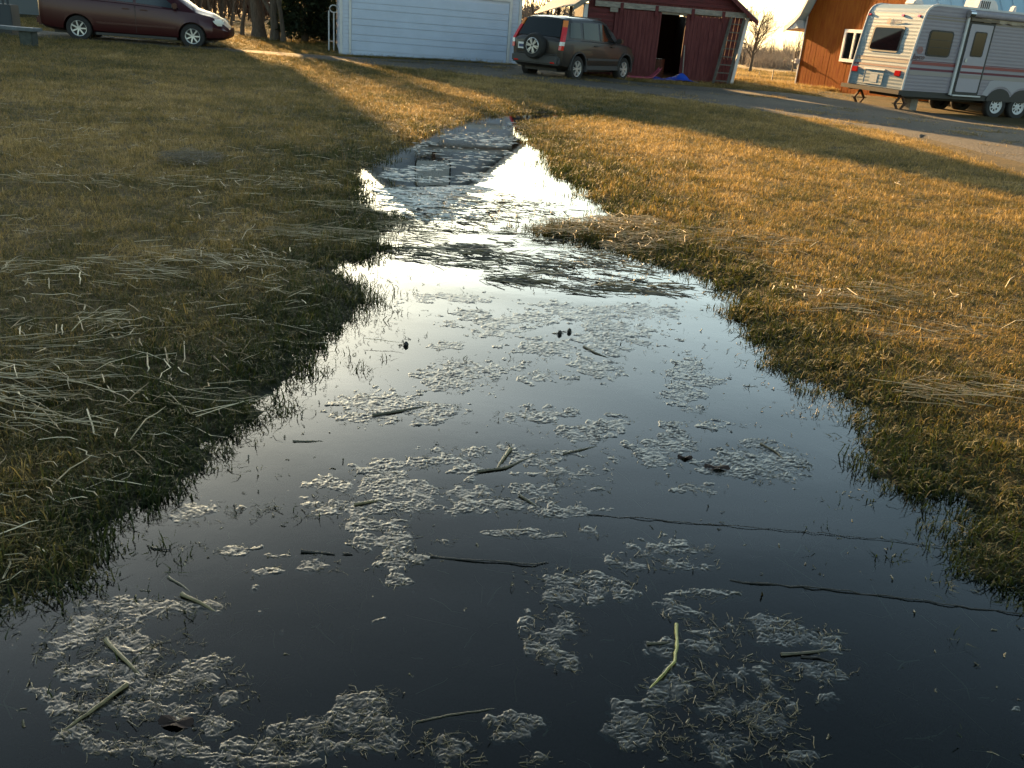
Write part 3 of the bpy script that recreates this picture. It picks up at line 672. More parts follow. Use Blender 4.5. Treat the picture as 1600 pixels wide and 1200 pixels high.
# --- brown sport utility with spare wheel
SU = thing('suv', 'brown compact SUV with a spare wheel on its tailgate, parked between garage and shed', 'car')
cr = Car([(0.00, .44, 1.00, 1.03, .66, .72, .58), (.03, .38, 1.04, 1.09, .78, .80, .68), (.09, .34, 1.06, 1.13, .84, .85, .72), (.36, .30, 1.08, 1.62, .88, .87, .66), (.6, .3, 1.08, 1.66, .89, .88, .68), (1.5, .28, 1.07, 1.68, .89, .885, .68), (2.2, .28, 1.05, 1.665, .89, .88, .68),
  (2.55, .28, 1.04, 1.60, .89, .875, .66), (2.85, .28, 1.035, 1.42, .89, .87, .66), (3.2, .28, 1.02, 1.12, .89, .86, .66), (3.6, .3, 1.0, 1.05, .88, .84, .64), (4.05, .34, .93, .97, .86, .78, .56), (4.25, .38, .82, .87, .76, .66, .45), (4.34, .44, .7, .72, .6, .5, .3)])
m_brown = mat('brown_paint', (.030, .026, .025), .38, metal=.3, coat=.25)
m_grey = mat('grey_cladding', (.045, .046, .05), .6)
cr.body(SU, m_brown, (.86, 3.48), .40)
cr.glass(SU, ((.42, .12), (1.0, .1), (.98, .93), (.50, .93)), 'window'); cr.glass(SU, ((1.13, .08), (1.95, .08), (1.93, .95), (1.13, .95)), 'window'); cr.glass(SU, ((2.05, .08), (2.93, .08), (2.42, .95), (2.03, .95)), 'window')
def rear_quad(c, parent, x0, x1, w0, w1, z0, z1, name, m, off=.012, curve=.03):
    b_ = MB(); n = 7; vs = []
    for j in range(n):
        v = j/(n-1)
        for i in range(n):
            u = 2*i/(n-1)-1; wd = w0+(w1-w0)*v; vs.append((x0+(x1-x0)*v-off+curve*u*u, u*wd, z0+(z1-z0)*v+off*.4))
    b_.add(vs, [(j*n+i, j*n+i+1, (j+1)*n+i+1, (j+1)*n+i) for j in range(n-1) for i in range(n-1)]); return b_.build(name, M[m] if isinstance(m, str) else m, parent, smooth=True, fix=False)
rear_quad(cr, SU, .085, .34, .70, .58, 1.13, 1.58, 'rear_window', 'glass', off=.02, curve=.015)
fr = MB(); fr.add([(3.16, -.6, 1.13), (3.16, .6, 1.13), (2.62, .54, 1.585), (2.62, -.54, 1.585)], [(0, 1, 2, 3)]); fr.build('windscreen', M['glass'], SU, fix=False)
MB().box(-.07, .10, -.80, .80, .40, .64).build('rear_bumper', m_grey, SU, bevel=.04); MB().box(-.02, .06, -.72, .72, .64, .70).build('bumper_step', m_grey, SU, bevel=.02)
for sd in (-1, 1):
    MB().box(-.076, -.068, sd*.62-.07, sd*.62+.07, .44, .475).build('reflector', M['red_lamp'], SU)
    # tall lamp: red body, amber top, clear lower
    def lampseg(z0_, z1_, nm, m):
        def ex(z): return float(np.interp(z, [.78, 1.06, 1.13, 1.62], [-.005, .03, .08, .35]))
        b_ = MB(); vs = []
        for z in (z0_, (z0_+z1_)/2, z1_):
            x = ex(z); yo = float(np.interp(z, [.7, 1.06, 1.62], [.835, .86, .705])); wdt = .09
            vs += [(x-.02, sd*(yo-wdt), z), (x-.015, sd*(yo-.01), z), (x+.07, sd*(yo+.025), z), (x+.09, sd*(yo-wdt), z)]
        b_.add(vs, [(k+i, k+(i+1) % 4, k+4+(i+1) % 4, k+4+i) for k in (0, 4) for i in range(4)]+[(0, 1, 2, 3), (8, 9, 10, 11)]); b_.build(nm, M[m], SU)
    lampseg(.80, .92, 'tail_lamp', 'red_lamp'); lampseg(.92, 1.02, 'reversing_lamp', 'clear_lamp'); lampseg(1.02, 1.40, 'tail_lamp', 'red_lamp'); lampseg(1.40, 1.57, 'turn_lamp', 'amber')
    m_ = MB(); m_.box(2.78, 2.95, sd*1.0-.09*1, sd*1.0+.09, 1.05, 1.19); m_.build('door_mirror', m_brown, SU, bevel=.03); MB().bar((2.86, sd*.84, 1.08), (2.86, sd*.93, 1.1), .05).build('mirror_arm', M['black'], SU)
    for xx in (1.72, 2.66): MB().box(xx-.1, xx+.1, sd*.905-.012, sd*.905+.012, .93, .965).build('door_handle', M['black'], SU, bevel=.006)
    MB().box(1.27, 3.07, sd*.885-.02, sd*.885+.025, .30, .42).build('sill_cladding', m_grey, SU, bevel=.01)
    MB().box(1.3, 3.05, sd*.905-.012, sd*.905+.012, .56, .62).build('side_moulding', m_grey, SU, bevel=.005)
    MB().box(.6, 2.3, sd*.60-.02, sd*.60+.02, 1.675, 1.70).build('roof_rail', M['black'], SU, bevel=.008)
flare(SU, .86, .415, .88, m_grey, wd=.08, zc=.36); flare(SU, 3.48, .415, .88, m_grey, wd=.08, zc=.36)
pl = MB().box(-.022, -.012, .30, .62, .76, .93).build('number_plate', M['plate'], SU)
MB().box(-.026, -.0225, .33, .59, .80, .875).build('plate_characters', M['ink'], pl)
sp_ = MB(); v, f = lathe([(.001, -.10), (.30, -.10), (.335, -.06), (.34, 0), (.335, .10), (.001, .11)], 32); sp_.add([(p[1]-.13, p[0]-.02, p[2]+.86) for p in v], f); spo = sp_.build('spare_wheel', M['rubber'], SU, smooth=True)
b_ = MB(); v, f = lathe([(.215, 0), (.20, .01), (.19, -.03)], 28); b_.add([(-.235-p[1], p[0]-.02, p[2]+.86) for p in v], f)
for k in range(6):
    for dd in (-.14, .14):
        a = k*math.pi/3+.2+dd; b_.bar((-.24, -.02+.03*math.cos(a), .86+.03*math.sin(a)), (-.245, -.02+.2*math.cos(a), .86+.2*math.sin(a)), .03, .02, up=(1, 0, 0))
b_.build('spare_rim', M['alloy'], spo)
for ax_, sd in ((.86, -1), (.86, 1), (3.48, -1), (3.48, 1)): wheel(SU, ax_, sd*.77, .335, .21, sd, 6, rimr=.64)
MB().box(.3, 4.0, -.55, .55, .22, .32).build('underbody', M['black'], SU)
MB().box(3.9, 4.3, -.5, .5, .4, .6).build('front_bumper', m_grey, SU, bevel=.04)
# rear axle centre: right rear tyre foot at (1.17,26.44), left rear at (-.33,27.49)
ang = math.atan2(1.5, 1.05)
fx, fy = math.cos(ang), math.sin(ang)
ctr = Vector((.40, 27.0, 0)); SU.rotation_euler = (0, 0, ang); SU.location = (ctr.x-.86*fx, ctr.y-.86*fy, .012)

# --- dark red minivan
VN = thing('minivan', 'dark red minivan parked side-on on the drive at the left', 'car')
m_red = mat('dark_red_paint', (.034, .0018, .004), .35, metal=.25, coat=.15)
vn = Car([(0.00, .45, 1.10, 1.14, .80, .80, .66), (.05, .36, 1.14, 1.24, .90, .90, .76), (.14, .30, 1.15, 1.45, .95, .95, .76), (.34, .27, 1.14, 1.70, .97, .97, .74), (.8, .25, 1.12, 1.74, .98, .975, .76), (2.2, .22, 1.08, 1.75, .98, .975, .78), (3.0, .22, 1.04, 1.72, .98, .97, .76),
  (3.5, .22, 1.01, 1.50, .98, .96, .72), (4.15, .24, .97, 1.08, .97, .92, .66), (4.6, .26, .88, .96, .95, .86, .6), (4.9, .28, .72, .80, .88, .76, .5), (5.05, .34, .58, .62, .72, .6, .4), (5.10, .42, .5, .54, .55, .45, .3)])
vn.body(VN, m_red, (1.02, 4.05), .385)
vn.glass(VN, ((.45, .08), (1.35, .08), (1.35, .93), (.6, .93))); vn.glass(VN, ((1.42, .08), (2.5, .08), (2.5, .93), (1.42, .93))); vn.glass(VN, ((2.58, .08), (3.75, .08), (3.05, .93), (2.58, .93)))
rear_quad(vn, VN, .10, .34, .80, .62, 1.2, 1.62, 'rear_window', 'glass', off=.02)
fr = MB(); fr.add([(4.10, -.66, 1.09), (4.10, .66, 1.09), (3.1, .6, 1.68), (3.1, -.6, 1.68)], [(0, 1, 2, 3)]); fr.build('windscreen', M['glass'], VN, fix=False)
for sd in (-1, 1):
    m_ = MB(); m_.add([(-.03, sd*.58, 1.02), (.12, sd*.965, 1.02), (.30, sd*.995, 1.06), (.26, sd*.97, 1.34), (.02, sd*.60, 1.26), (.04, sd*.6, 1.02)], [(0, 1, 2, 3, 4)]); 
    b_ = MB(); b_.box(-.02, .26, min(sd*.62, sd*.985), max(sd*.62, sd*.985), 1.03, 1.22); b_.build('tail_lamp', M['red_lamp'], VN, bevel=.05)
    MB().box(4.62, 4.92, min(sd*.62, sd*.90), max(sd*.62, sd*.90), .66, .84).build('headlamp', M['clear_lamp'], VN, bevel=.05)
    MB().box(3.55, 3.70, sd*1.07-.09, sd*1.07+.09, 1.03, 1.18).build('door_mirror', m_red, VN, bevel=.03); MB().bar((3.62, sd*.93, 1.04), (3.62, sd*1.0, 1.08), .06).build('mirror_arm', M['black'], VN)
    for xx in (2.30, 2.78): MB().box(xx-.1, xx+.1, sd*.988-.012, sd*.988+.014, .92, .95).build('door_handle', m_red, VN, bevel=.008)
    MB().box(1.5, 3.6, sd*.99-.012, sd*.99+.012, .50, .55).build('side_moulding', m_red, VN, bevel=.005)
    MB().box(1.46, 3.62, sd*.96-.02, sd*.96+.02, .2, .27).build('sill', M['black'], VN, bevel=.005)
    MB().box(2.542, 2.55, sd*.975-.02, sd*.975+.018, .32, 1.04).build('door_gap', M['black'], VN)
MB().box(-.08, .10, -.88, .88, .36, .60).build('rear_bumper', m_red, VN, bevel=.05); MB().box(-.085, -.07, -.7, .7, .52, .545).build('bumper_strip', M['black'], VN)
pl = MB().box(-.035, -.02, -.17, .17, .82, .98).build('number_plate', M['plate'], VN)
for ax_, sd in ((1.02, -1), (1.02, 1), (4.05, -1), (4.05, 1)): wheel(VN, ax_, sd*.85, .335, .22, sd, 7, rimr=.62, style='fat')
MB().box(.3, 4.6, -.6, .6, .18, .3).build('underbody', M['black'], VN)
a_ = R(14); fx, fy = math.cos(a_), math.sin(a_)
# right side (local -y) faces the camera
px_, py_ = -12.95, 26.2
VN.rotation_euler = (0, 0, a_); VN.location = (px_-1.02*fx-.96*fy, py_-1.02*fy+.96*fx, .015)
# ---------------------------------------------------------------- travel trailer
TR = thing('travel_trailer', 'white ribbed travel trailer with brown and red stripes parked at the right edge', 'camper', (10.50, 26.9, -.17), R(21)); TR.scale = (1.07, 1, 1)
def rib_mat(name, col):
    m = mat(name, col, .42, spec=.5, var=.05, vscale=1.2); t = m.node_tree; b = t.nodes['Principled BSDF']
    tc = t.nodes.new('ShaderNodeTexCoord'); wv = t.nodes.new('ShaderNodeTexWave'); wv.bands_direction = 'Z'; wv.inputs['Scale'].default_value = 3.3; wv.wave_profile = 'SIN'
    t.links.new(tc.outputs['Object'], wv.inputs['Vector']); bp = t.nodes.new('ShaderNodeBump'); bp.inputs['Strength'].default_value = .25; bp.inputs['Distance'].default_value = .012
    t.links.new(wv.outputs['Fac'], bp.inputs['Height']); t.links.new(bp.outputs[0], b.inputs['Normal']); return m
m_rib = rib_mat('ribbed_aluminium', (.22, .205, .25)); m_ribr = rib_mat('ribbed_aluminium_rear', (.17, .24, .28))  # white skin with light painted in: side shade purple-grey, rear skylight blue and dimmed
m_st = [mat('stripe_brown_red', (.22, .05, .05), .5), mat('stripe_maroon', (.10, .008, .03), .5), mat('stripe_grey', (.26, .24, .24), .5), mat('stripe_taupe', (.20, .17, .15), .5)]
TL, TW = 7.6, 2.36
prof = [(0, .64), (.015, 1.1), (.10, 1.9), (.19, 2.55), (.22, 2.70), (.29, 2.82), (.40, 2.90), (.55, 2.94), (TL-.5, 2.94), (TL-.1, 2.6), (TL, 1.9), (TL-.1, .64)]
def px_at(z): return float(np.interp(z, [p[1] for p in prof[:8]], [p[0] for p in prof[:8]]))
bd = MB().prism(prof, 'y', 0, TW).build('body', m_rib, TR)
# rear skin, a sheet set just proud of the body
b_ = MB(); rp = prof[:8]; vs = []
for (x, z) in rp: vs += [(x-.010, .05, z+.008), (x-.010, TW-.05, z+.008), (x+.02, TW-.05, z+.0), (x+.02, .05, z+.0)]
fs = []
for i in range(len(rp)-1):
    a = i*4; fs += [(a, a+1, a+5, a+4), (a+1, a+2, a+6, a+5), (a+3, a, a+4, a+7)]
fs += [(0, 3, 2, 1), (a+4, a+5, a+6, a+7)]
b_.add(vs, fs); b_.build('rear_panel', m_ribr, TR)
for y in (-.012, TW-.035):
    mb = MB()
    for p, q in zip(prof[:8], prof[1:9]): mb.bar((p[0]-.012, y+.022, p[1]+.01), (q[0]-.012, y+.022, q[1]+.01), .05, .03, up=(0, 1, 0))
    mb.build('edge_trim', M['fascia'], TR)
def rquad(y0, y1, z0, z1, off=.02, th=.012):
    """thin slab on the sloping rear"""
    b_ = MB(); xa, xb = px_at(z0)-off, px_at(z1)-off
    b_.add([(xa, y0, z0), (xa, y1, z0), (xb, y1, z1), (xb, y0, z1), (xa+th, y0, z0), (xa+th, y1, z0), (xb+th, y1, z1), (xb+th, y0, z1)], [(0, 1, 2, 3), (4, 7, 6, 5), (0, 4, 5, 1), (1, 5, 6, 2), (2, 6, 7, 3), (3, 7, 4, 0)]); return b_
for (z0, z1, k) in ((1.36, 1.44, 0), (1.21, 1.27, 1), (1.08, 1.185, 2), (2.56, 2.60, 3), (2.64, 2.67, 3), (1.455, 1.47, 1)):
    for (xa, xb) in ((.03, 1.68), (2.64, TL-.2)): 
        xa2 = max(xa, px_at(z1)+.05)
        MB().box(xa2, xb, -.006, .001, z0, z1).build('stripe', m_st[k], TR)
    if z1 < 2.5: rquad(.06, TW-.06, z0, z1, .016, .004).build('stripe', m_st[3 if k == 0 else k], TR)
# rear window, rounded
def rrect(y0, y1, z0, z1, r_, skew=0):
    pts = []
    for cy_, cz_, a0 in ((y1-r_, z1-r_, 0), (y0+r_, z1-r_, 90), (y0+r_, z0+r_, 180), (y1-r_, z0+r_, 270)):
        for a in range(a0, a0+91, 18): pts.append((cy_+r_*math.cos(R(a)), cz_+r_*math.sin(R(a))))
    return [(p[0]+skew*(p[1]-z0), p[1]) for p in pts]
def rear_slab(pts, off, m, nm, parent):
    b_ = MB(); n = len(pts); vs = [(px_at(z)-off, y, z) for y, z in pts]+[(px_at(z)+.0, y, z) for y, z in pts]
    b_.add(vs, [tuple(range(n))]+[(i, (i+1) % n, n+(i+1) % n, n+i) for i in range(n)]); return b_.build(nm, m, parent)
wn = rear_slab(rrect(.60, 1.88, 1.62, 2.34, .09), .026, M['black'], 'rear_window', TR); rear_slab(rrect(.66, 1.82, 1.68, 2.28, .06), .034, mat('mirroring_glass', (.22, .25, .26), .05, metal=1), 'pane', wn)
for yy in (.33, 2.18): rquad(yy-.12, yy+.12, 1.0, 1.15, .05, .05).build('tail_lamp', M['red_lamp'], TR, bevel=.012)
for yy in (.22, .86, 2.25): rquad(yy-.055, yy+.055, 2.60, 2.66, .05, .04).build('marker_lamp', M['red_lamp'], TR, bevel=.01)
hatch = rquad(.9, 1.72, .72, 1.10, .024, .012).build('rear_hatch', m_ribr, TR)
rquad(.86, 1.76, 1.11, 1.15, .05, .04).build('hatch_hood', M['trim_white'], TR); rquad(1.12, 1.44, .76, .99, .030, .004).build('notice_plate', mat('notice_grey', (.35, .38, .38), .6), hatch)
for (y0, y1, z0, z1) in ((.9, 1.72, .71, .72), (.9, .91, .72, 1.1), (1.71, 1.72, .72, 1.1)): rquad(y0, y1, z0, z1, .028, .006).build('hatch_seam', M['steel'], TR)
def side_slab(pts, off, m, nm, parent, back=0):
    b_ = MB(); n = len(pts); vs = [(x, -off, z) for x, z in pts]+[(x, back, z) for x, z in pts]
    b_.add(vs, [tuple(range(n))]+[(i, (i+1) % n, n+(i+1) % n, n+i) for i in range(n)]); return b_.build(nm, m, parent)
wn = side_slab(rrect(.46, 1.28, 1.60, 2.30, .10), .018, M['black'], 'side_window', TR); side_slab(rrect(.50, 1.24, 1.64, 2.26, .08), .024, M['glass'], 'pane', wn)
for zz in (1.84, 2.04): MB().box(.52, 1.22, -.030, -.0245, zz, zz+.012).build('louvre_bar', M['black'], wn)
side_slab([(1.70, .62), (2.62, .62), (2.62, 2.62), (1.70, 2.62)], .012, M['black'], 'door_surround', TR)
dr_ = side_slab(rrect(1.78, 2.55, .70, 2.55, .04), .03, mat('trailer_door', (.30, .29, .35), .4), 'door', TR)
dw = side_slab(rrect(1.96, 2.40, 1.68, 2.36, .06), .038, M['black'], 'door_window', dr_); side_slab(rrect(1.99, 2.37, 1.71, 2.33, .05), .042, M['glass'], 'pane', dw)
for (z0, z1, k) in ((1.36, 1.44, 0), (1.21, 1.27, 1), (1.08, 1.185, 2)): MB().box(1.785, 2.545, -.035, -.031, z0, z1).build('stripe', m_st[k], dr_)
MB().box(1.83, 1.9, -.06, -.0305, 1.52, 1.62).build('handle', M['steel'], dr_)
MB().box(1.66, 2.66, -.10, .0, .58, .615).build('door_step', M['trim_white'], TR)
# awning
MB().bar((1.60, -.05, .60), (1.60, -.05, 2.74), .07, .05).build('awning_arm', M['fascia'], TR)
aw = MB().tube([(1.62, -.10, 2.80), (2.2, -.10, 2.80), (TL-.3, -.10, 2.78)], .085, 14).build('awning_roll', mat('awning_fabric', (.27, .25, .29), .7, var=.12), TR, smooth=True)
MB().tube([(1.52, -.10, 2.80), (1.70, -.10, 2.80)], .095, 14).build('roll_end', M['chrome'], aw)
vs = []; nF = 60
for i in range(nF):
    x = 2.0+i*(TL-2.4)/(nF-1); vs += [(x, -.10, 2.73), (x, -.06+.015*math.sin(i*1.3), 2.65-.035*abs(math.sin(i*.55))-.02*random.random())]
b_ = MB(); b_.add(vs, [(2*i, 2*i+2, 2*i+3, 2*i+1) for i in range(nF-1)]); b_.build('awning_valance', mat('torn_fabric', (.38, .33, .27), .9), TR, fix=False)
MB().box(1.68, 2.66, -.09, .0, 2.625, 2.70).build('awning_shadow_rail', mat('brown_rail', (.16, .13, .10), .8), TR)  # brown strip below the awning roll, over the door
# roof gear
def roofbox(x0, x1, y0, y1, h_, nm, slats=0):
    o = MB().prism([(x0, 2.945), (x1, 2.945), (x1-.06, 2.945+h_*.55), (x1-.25*(x1-x0), 2.945+h_), (x0+.05, 2.945+h_)], 'y', y0, y1).build(nm, M['trim_white'], TR, bevel=.03)
    for k in range(slats): MB().box(x0+.08+k*.07, x0+.11+k*.07, y0-.012, y0+.002, 2.99, 2.945+h_-.05).build('slot', M['rubber'], o)
roofbox(2.52, 3.3, .7, 1.3, .32, 'air_conditioner', 5); roofbox(.55, .95, 1.0, 1.4, .14, 'roof_vent'); roofbox(3.60, 3.78, .5, .7, .22, 'plumbing_vent')
# chassis, wheels, jacks
MB().box(-.16, .02, -.06, TW+.12, .52, .63).build('rear_bumper', M['black'], TR); MB().box(.03, TL-.1, .02, .10, .48, .638).build('frame_rail', M['black'], TR); MB().box(.03, TL-.1, TW-.1, TW-.02, .48, .638).build('frame_rail', M['black'], TR)
MB().box(.5, TL-.3, .4, TW-.4, .40, .638).build('tank', M['black'], TR)
for xx in (3.42, 4.26):
    wheel(TR, xx, .10, .36, .2, -1, m='trim_white', style='steel', rimr=.60); wheel(TR, xx, TW-.1, .36, .2, 1, m='trim_white', style='steel', rimr=.60)
MB().box(3.4, 4.3, .3, TW-.3, .3, .42).build('axle', M['black'], TR)
# wheel-arch trim: dark opening plate then pale flared trim
for xx in (3.42, 4.26):
    pts = [(xx+.44*math.cos(R(a)), .50+.36*math.sin(R(a))) for a in range(0, 181, 15)]
    side_slab(pts, .006, M['black'], 'wheel_opening', TR)
b_ = MB()
pts = [(2.78, .66)]+[(3.42+.46*math.cos(R(a)), .52+.40*math.sin(R(a))) for a in range(165, 30, -15)]+[(4.26+.46*math.cos(R(a)), .52+.40*math.sin(R(a))) for a in range(150, 10, -15)]+[(4.9, .66), (4.9, 1.0), (4.7, 1.08), (3.1, 1.08), (2.95, 1.04)]
side_slab(pts, .010, mat('wheel_skirt', (.30, .30, .35), .45), 'wheel_skirt', TR)
def jack(x, y, h_=.48):
    b_ = MB()
    for (p, q) in (((0, 0), (.17, h_/2)), ((.17, h_/2), (0, h_)), ((0, h_), (-.17, h_/2)), ((-.17, h_/2), (0, 0))): b_.bar((x+p[0], y, p[1]+.02), (x+q[0], y, q[1]+.02), .05, .05, up=(0, 1, 0))
    b_.bar((x-.26, y, h_/2+.02), (x+.26, y, h_/2+.02), .025); b_.box(x-.1, x+.1, y-.08, y+.08, 0, .025); b_.build('scissor_jack', M['rust'], TR)
jack(.20, .22); jack(.25, TW-.3)
# blocks and a hitch frame under it
MB().box(.9, 1.15, .6, .9, 0, .42).build('support_block', M['concrete'], TR)
MB().bar((TL-.2, .5, .55), (TL+1.2, TW/2, .5), .1).build('hitch_bar', M['black'], TR); MB().bar((TL-.2, TW-.5, .55), (TL+1.2, TW/2, .5), .1).build('hitch_bar', M['black'], TR)
# emblem and the maker's name, as printed
m_emb = mat('emblem_red_brown', (.32, .13, .11), .6); m_txt = mat('lettering_brown', (.10, .05, .05), .6); m_txf = mat('lettering_faded', (.34, .30, .33), .6)
def emblem(fn, r_, m1):
    b_ = MB(); n = 20
    for (ra, rb) in ((r_, r_*.78), (r_*.62, r_*.5)):
        vs = [fn(ra*math.cos(2*math.pi*k/n), ra*math.sin(2*math.pi*k/n)) for k in range(n)]+[fn(rb*math.cos(2*math.pi*k/n), rb*math.sin(2*math.pi*k/n)) for k in range(n)]
        b_.add(vs, [(k, (k+1) % n, n+(k+1) % n, n+k) for k in range(n)])
    b_.add([fn(-r_*.45, -r_*.3), fn(r_*.1, -r_*.45), fn(r_*.45, .05*r_), fn(r_*.2, r_*.45), fn(-.1*r_, .1*r_)], [(0, 1, 2, 3, 4)])
    return b_.build('emblem', m1, TR, fix=False)
emblem(lambda a, b: (.27+a, -.011, 1.74+b), .095, m_emb)
emblem(lambda a, b: (px_at(2.46+b)-.026, 1.36-a, 2.46+b), .085, m_emb)
def lettering(txt, size, Mx, m):
    c = bpy.data.curves.new('lettering', 'FONT'); c.body = txt; c.size = size; c.shear = .35; c.align_x = 'CENTER'; c.extrude = .002; c.offset = .002; c.resolution_u = 3
    tmp = bpy.data.objects.new('lettering', c); COL.objects.link(tmp)
    dg = bpy.context.evaluated_depsgraph_get(); me = bpy.data.meshes.new_from_object(tmp.evaluated_get(dg)); bpy.data.objects.remove(tmp)
    me.transform(Mx); me.materials.clear(); me.materials.append(m); o = bpy.data.objects.new('lettering', me); COL.objects.link(o); o.parent = TR
lettering('Jayco', .19, Matrix.Translation((.26, -.012, 1.50)) @ Matrix.Rotation(R(90), 4, 'X'), m_txt)
lettering('Jayco', .19, Matrix.Translation((px_at(2.44)-.034, 1.02, 2.42)) @ Matrix.Rotation(R(-90), 4, 'Z') @ Matrix.Rotation(R(90+6), 4, 'X'), m_txf)

# ---------------------------------------------------------------- odds and ends along the left
bx, by = gpx(47, 77)
BN = thing('bench', 'low grey slab bench on a stubby post at the left edge', 'bench', (float(bx), float(by), 0))
m_pst = mat('dark_grey_green_post', (.045, .055, .05), .8, var=.3)
MB().box(-.15, .15, -.14, .14, -.05, .40).build('leg', m_pst, BN, bevel=.015); MB().box(-1.6, -1.3, -.14, .14, -.05, .40).build('leg', m_pst, BN, bevel=.015)
MB().box(-1.75, .24, -.22, .22, .40, .475).build('seat', mat('slab_grey', (.10, .12, .14), .7, var=.2), BN, bevel=.012)
tx, ty = gpx(40, 40)
BX = thing('planter_crate', 'dark blue-grey slatted bin standing behind the bench by the minivan', 'bin', (-15.3, 26.2, 0), R(12))
m_bin = mat('dark_blue_grey', (.028, .038, .05), .6)
MB().box(-.55, .55, -.35, .35, .22, .82).build('box', m_bin, BX, bevel=.02)
for k in range(9): MB().box(-.53+k*.125, -.47+k*.125, -.36, -.32, .825, 1.35).build('slat', m_bin, BX)
MB().box(-.55, .55, -.37, -.31, 1.352, 1.42).build('top_rail', m_bin, BX); MB().box(-.5, .5, -.3, .3, 0, .215).build('base', M['black'], BX)
px0, py0 = gpx(514, 82); 
WP = thing('pipe_stand', 'pair of thin white pipe posts with a curled top beside the garage corner', 'posts', (float(px0)*1.04, float(py0)*1.04, 0), R(12))
MB().tube([(0, 0, -.02), (0, 0, 1.3)], .024, 8).build('post', M['trim_white'], WP); MB().tube([(.17, .05, -.02), (.17, .05, 1.25)], .024, 8).build('post', M['trim_white'], WP)
MB().tube([(0, 0, .32), (.17, .05, .32)], .015, 6).build('crossbar', M['trim_white'], WP)
MB().tube([(.17+.16*math.sin(a)*.9, .05, 1.37-.12*math.cos(a)) for a in np.linspace(0, 2*math.pi, 12)], .022, 6).build('curled_top', M['trim_white'], WP)
# fence posts in the field
def at_px(x, y, D):
    u = x-800; v = 600-y; c, s = math.cos(ROLL), math.sin(ROLL); u2 = u*c-v*s; v2 = u*s+v*c
    dy = FPX*math.cos(PITCH)+v2*math.sin(PITCH); dz = -FPX*math.sin(PITCH)+v2*math.cos(PITCH); k = D/dy; return Vector((u2*k, D, EYE+dz*k))
for i, (xb, yb, xt, yt, D, lb) in enumerate(((1203, 142, 1209, 108, 38, 'black steel fence post in the gap between shed and orange barn'), (1184, 127, 1187, 112, 52, 'thin distant fence post in the field beside the lone bare tree'))):
    a = at_px(xb, yb, D); b_ = at_px(xt, yt, D); gz = float(height(np.array([a.x]), np.array([a.y]))[0])
    p = thing('fence_post', lb, 'post', (a.x, a.y, gz), 0); mb = MB(); dlt = b_-a
    mb.bar((0, 0, -.1), (dlt.x, dlt.y, b_.z-gz), .045, .035); mb.build('shaft', M['black'], p); MB().box(-.06+dlt.x*.2, .06+dlt.x*.2, -.01, .01, .12, .2).build('anchor_plate', M['black'], p)

# ---------------------------------------------------------------- farmhouse added out of sight behind the minivan to shade the left lawn
HB = R(-25)
HS = thing('farmhouse', 'two storey grey farmhouse out of sight behind the minivan on the left', 'house', (-17.4, 45.7, 0), R(33))
m_house = mat('grey_house_siding', (.10, .115, .125), .7)
MB().prism([(0, 0), (9, 0), (9, 5.8), (4.5, 9.3), (0, 5.8)], 'x', -11, 0).build('wall', m_house, HS)
for s_ in (0, 1):
    e_ = (-.45, 5.45) if s_ == 0 else (9.45, 5.45); MB().prism([(4.5, 9.42), e_, (e_[0], e_[1]+.14), (4.5, 9.58)], 'x', -11.4, .4).build('roof', M['shingle'], HS)
for (x, z) in ((-2.2, 1.1), (-8.5, 1.1), (-2.2, 3.9), (-5.5, 3.9), (-8.5, 3.9)):
    wf = MB().box(x-.5, x+.5, -.04, .01, z, z+1.4).build('window', M['trim_white'], HS); MB().box(x-.42, x+.42, -.05, -.041, z+.08, z+1.32).build('pane', M['glass'], wf)
wf = MB().box(-6.0, -5.0, -.05, .01, .0, 2.1).build('door', M['red_wood'], HS)
MB().box(-8.6, -8.0, 4, 4.6, 7.4, 10).build('chimney', M['concrete'], HS)

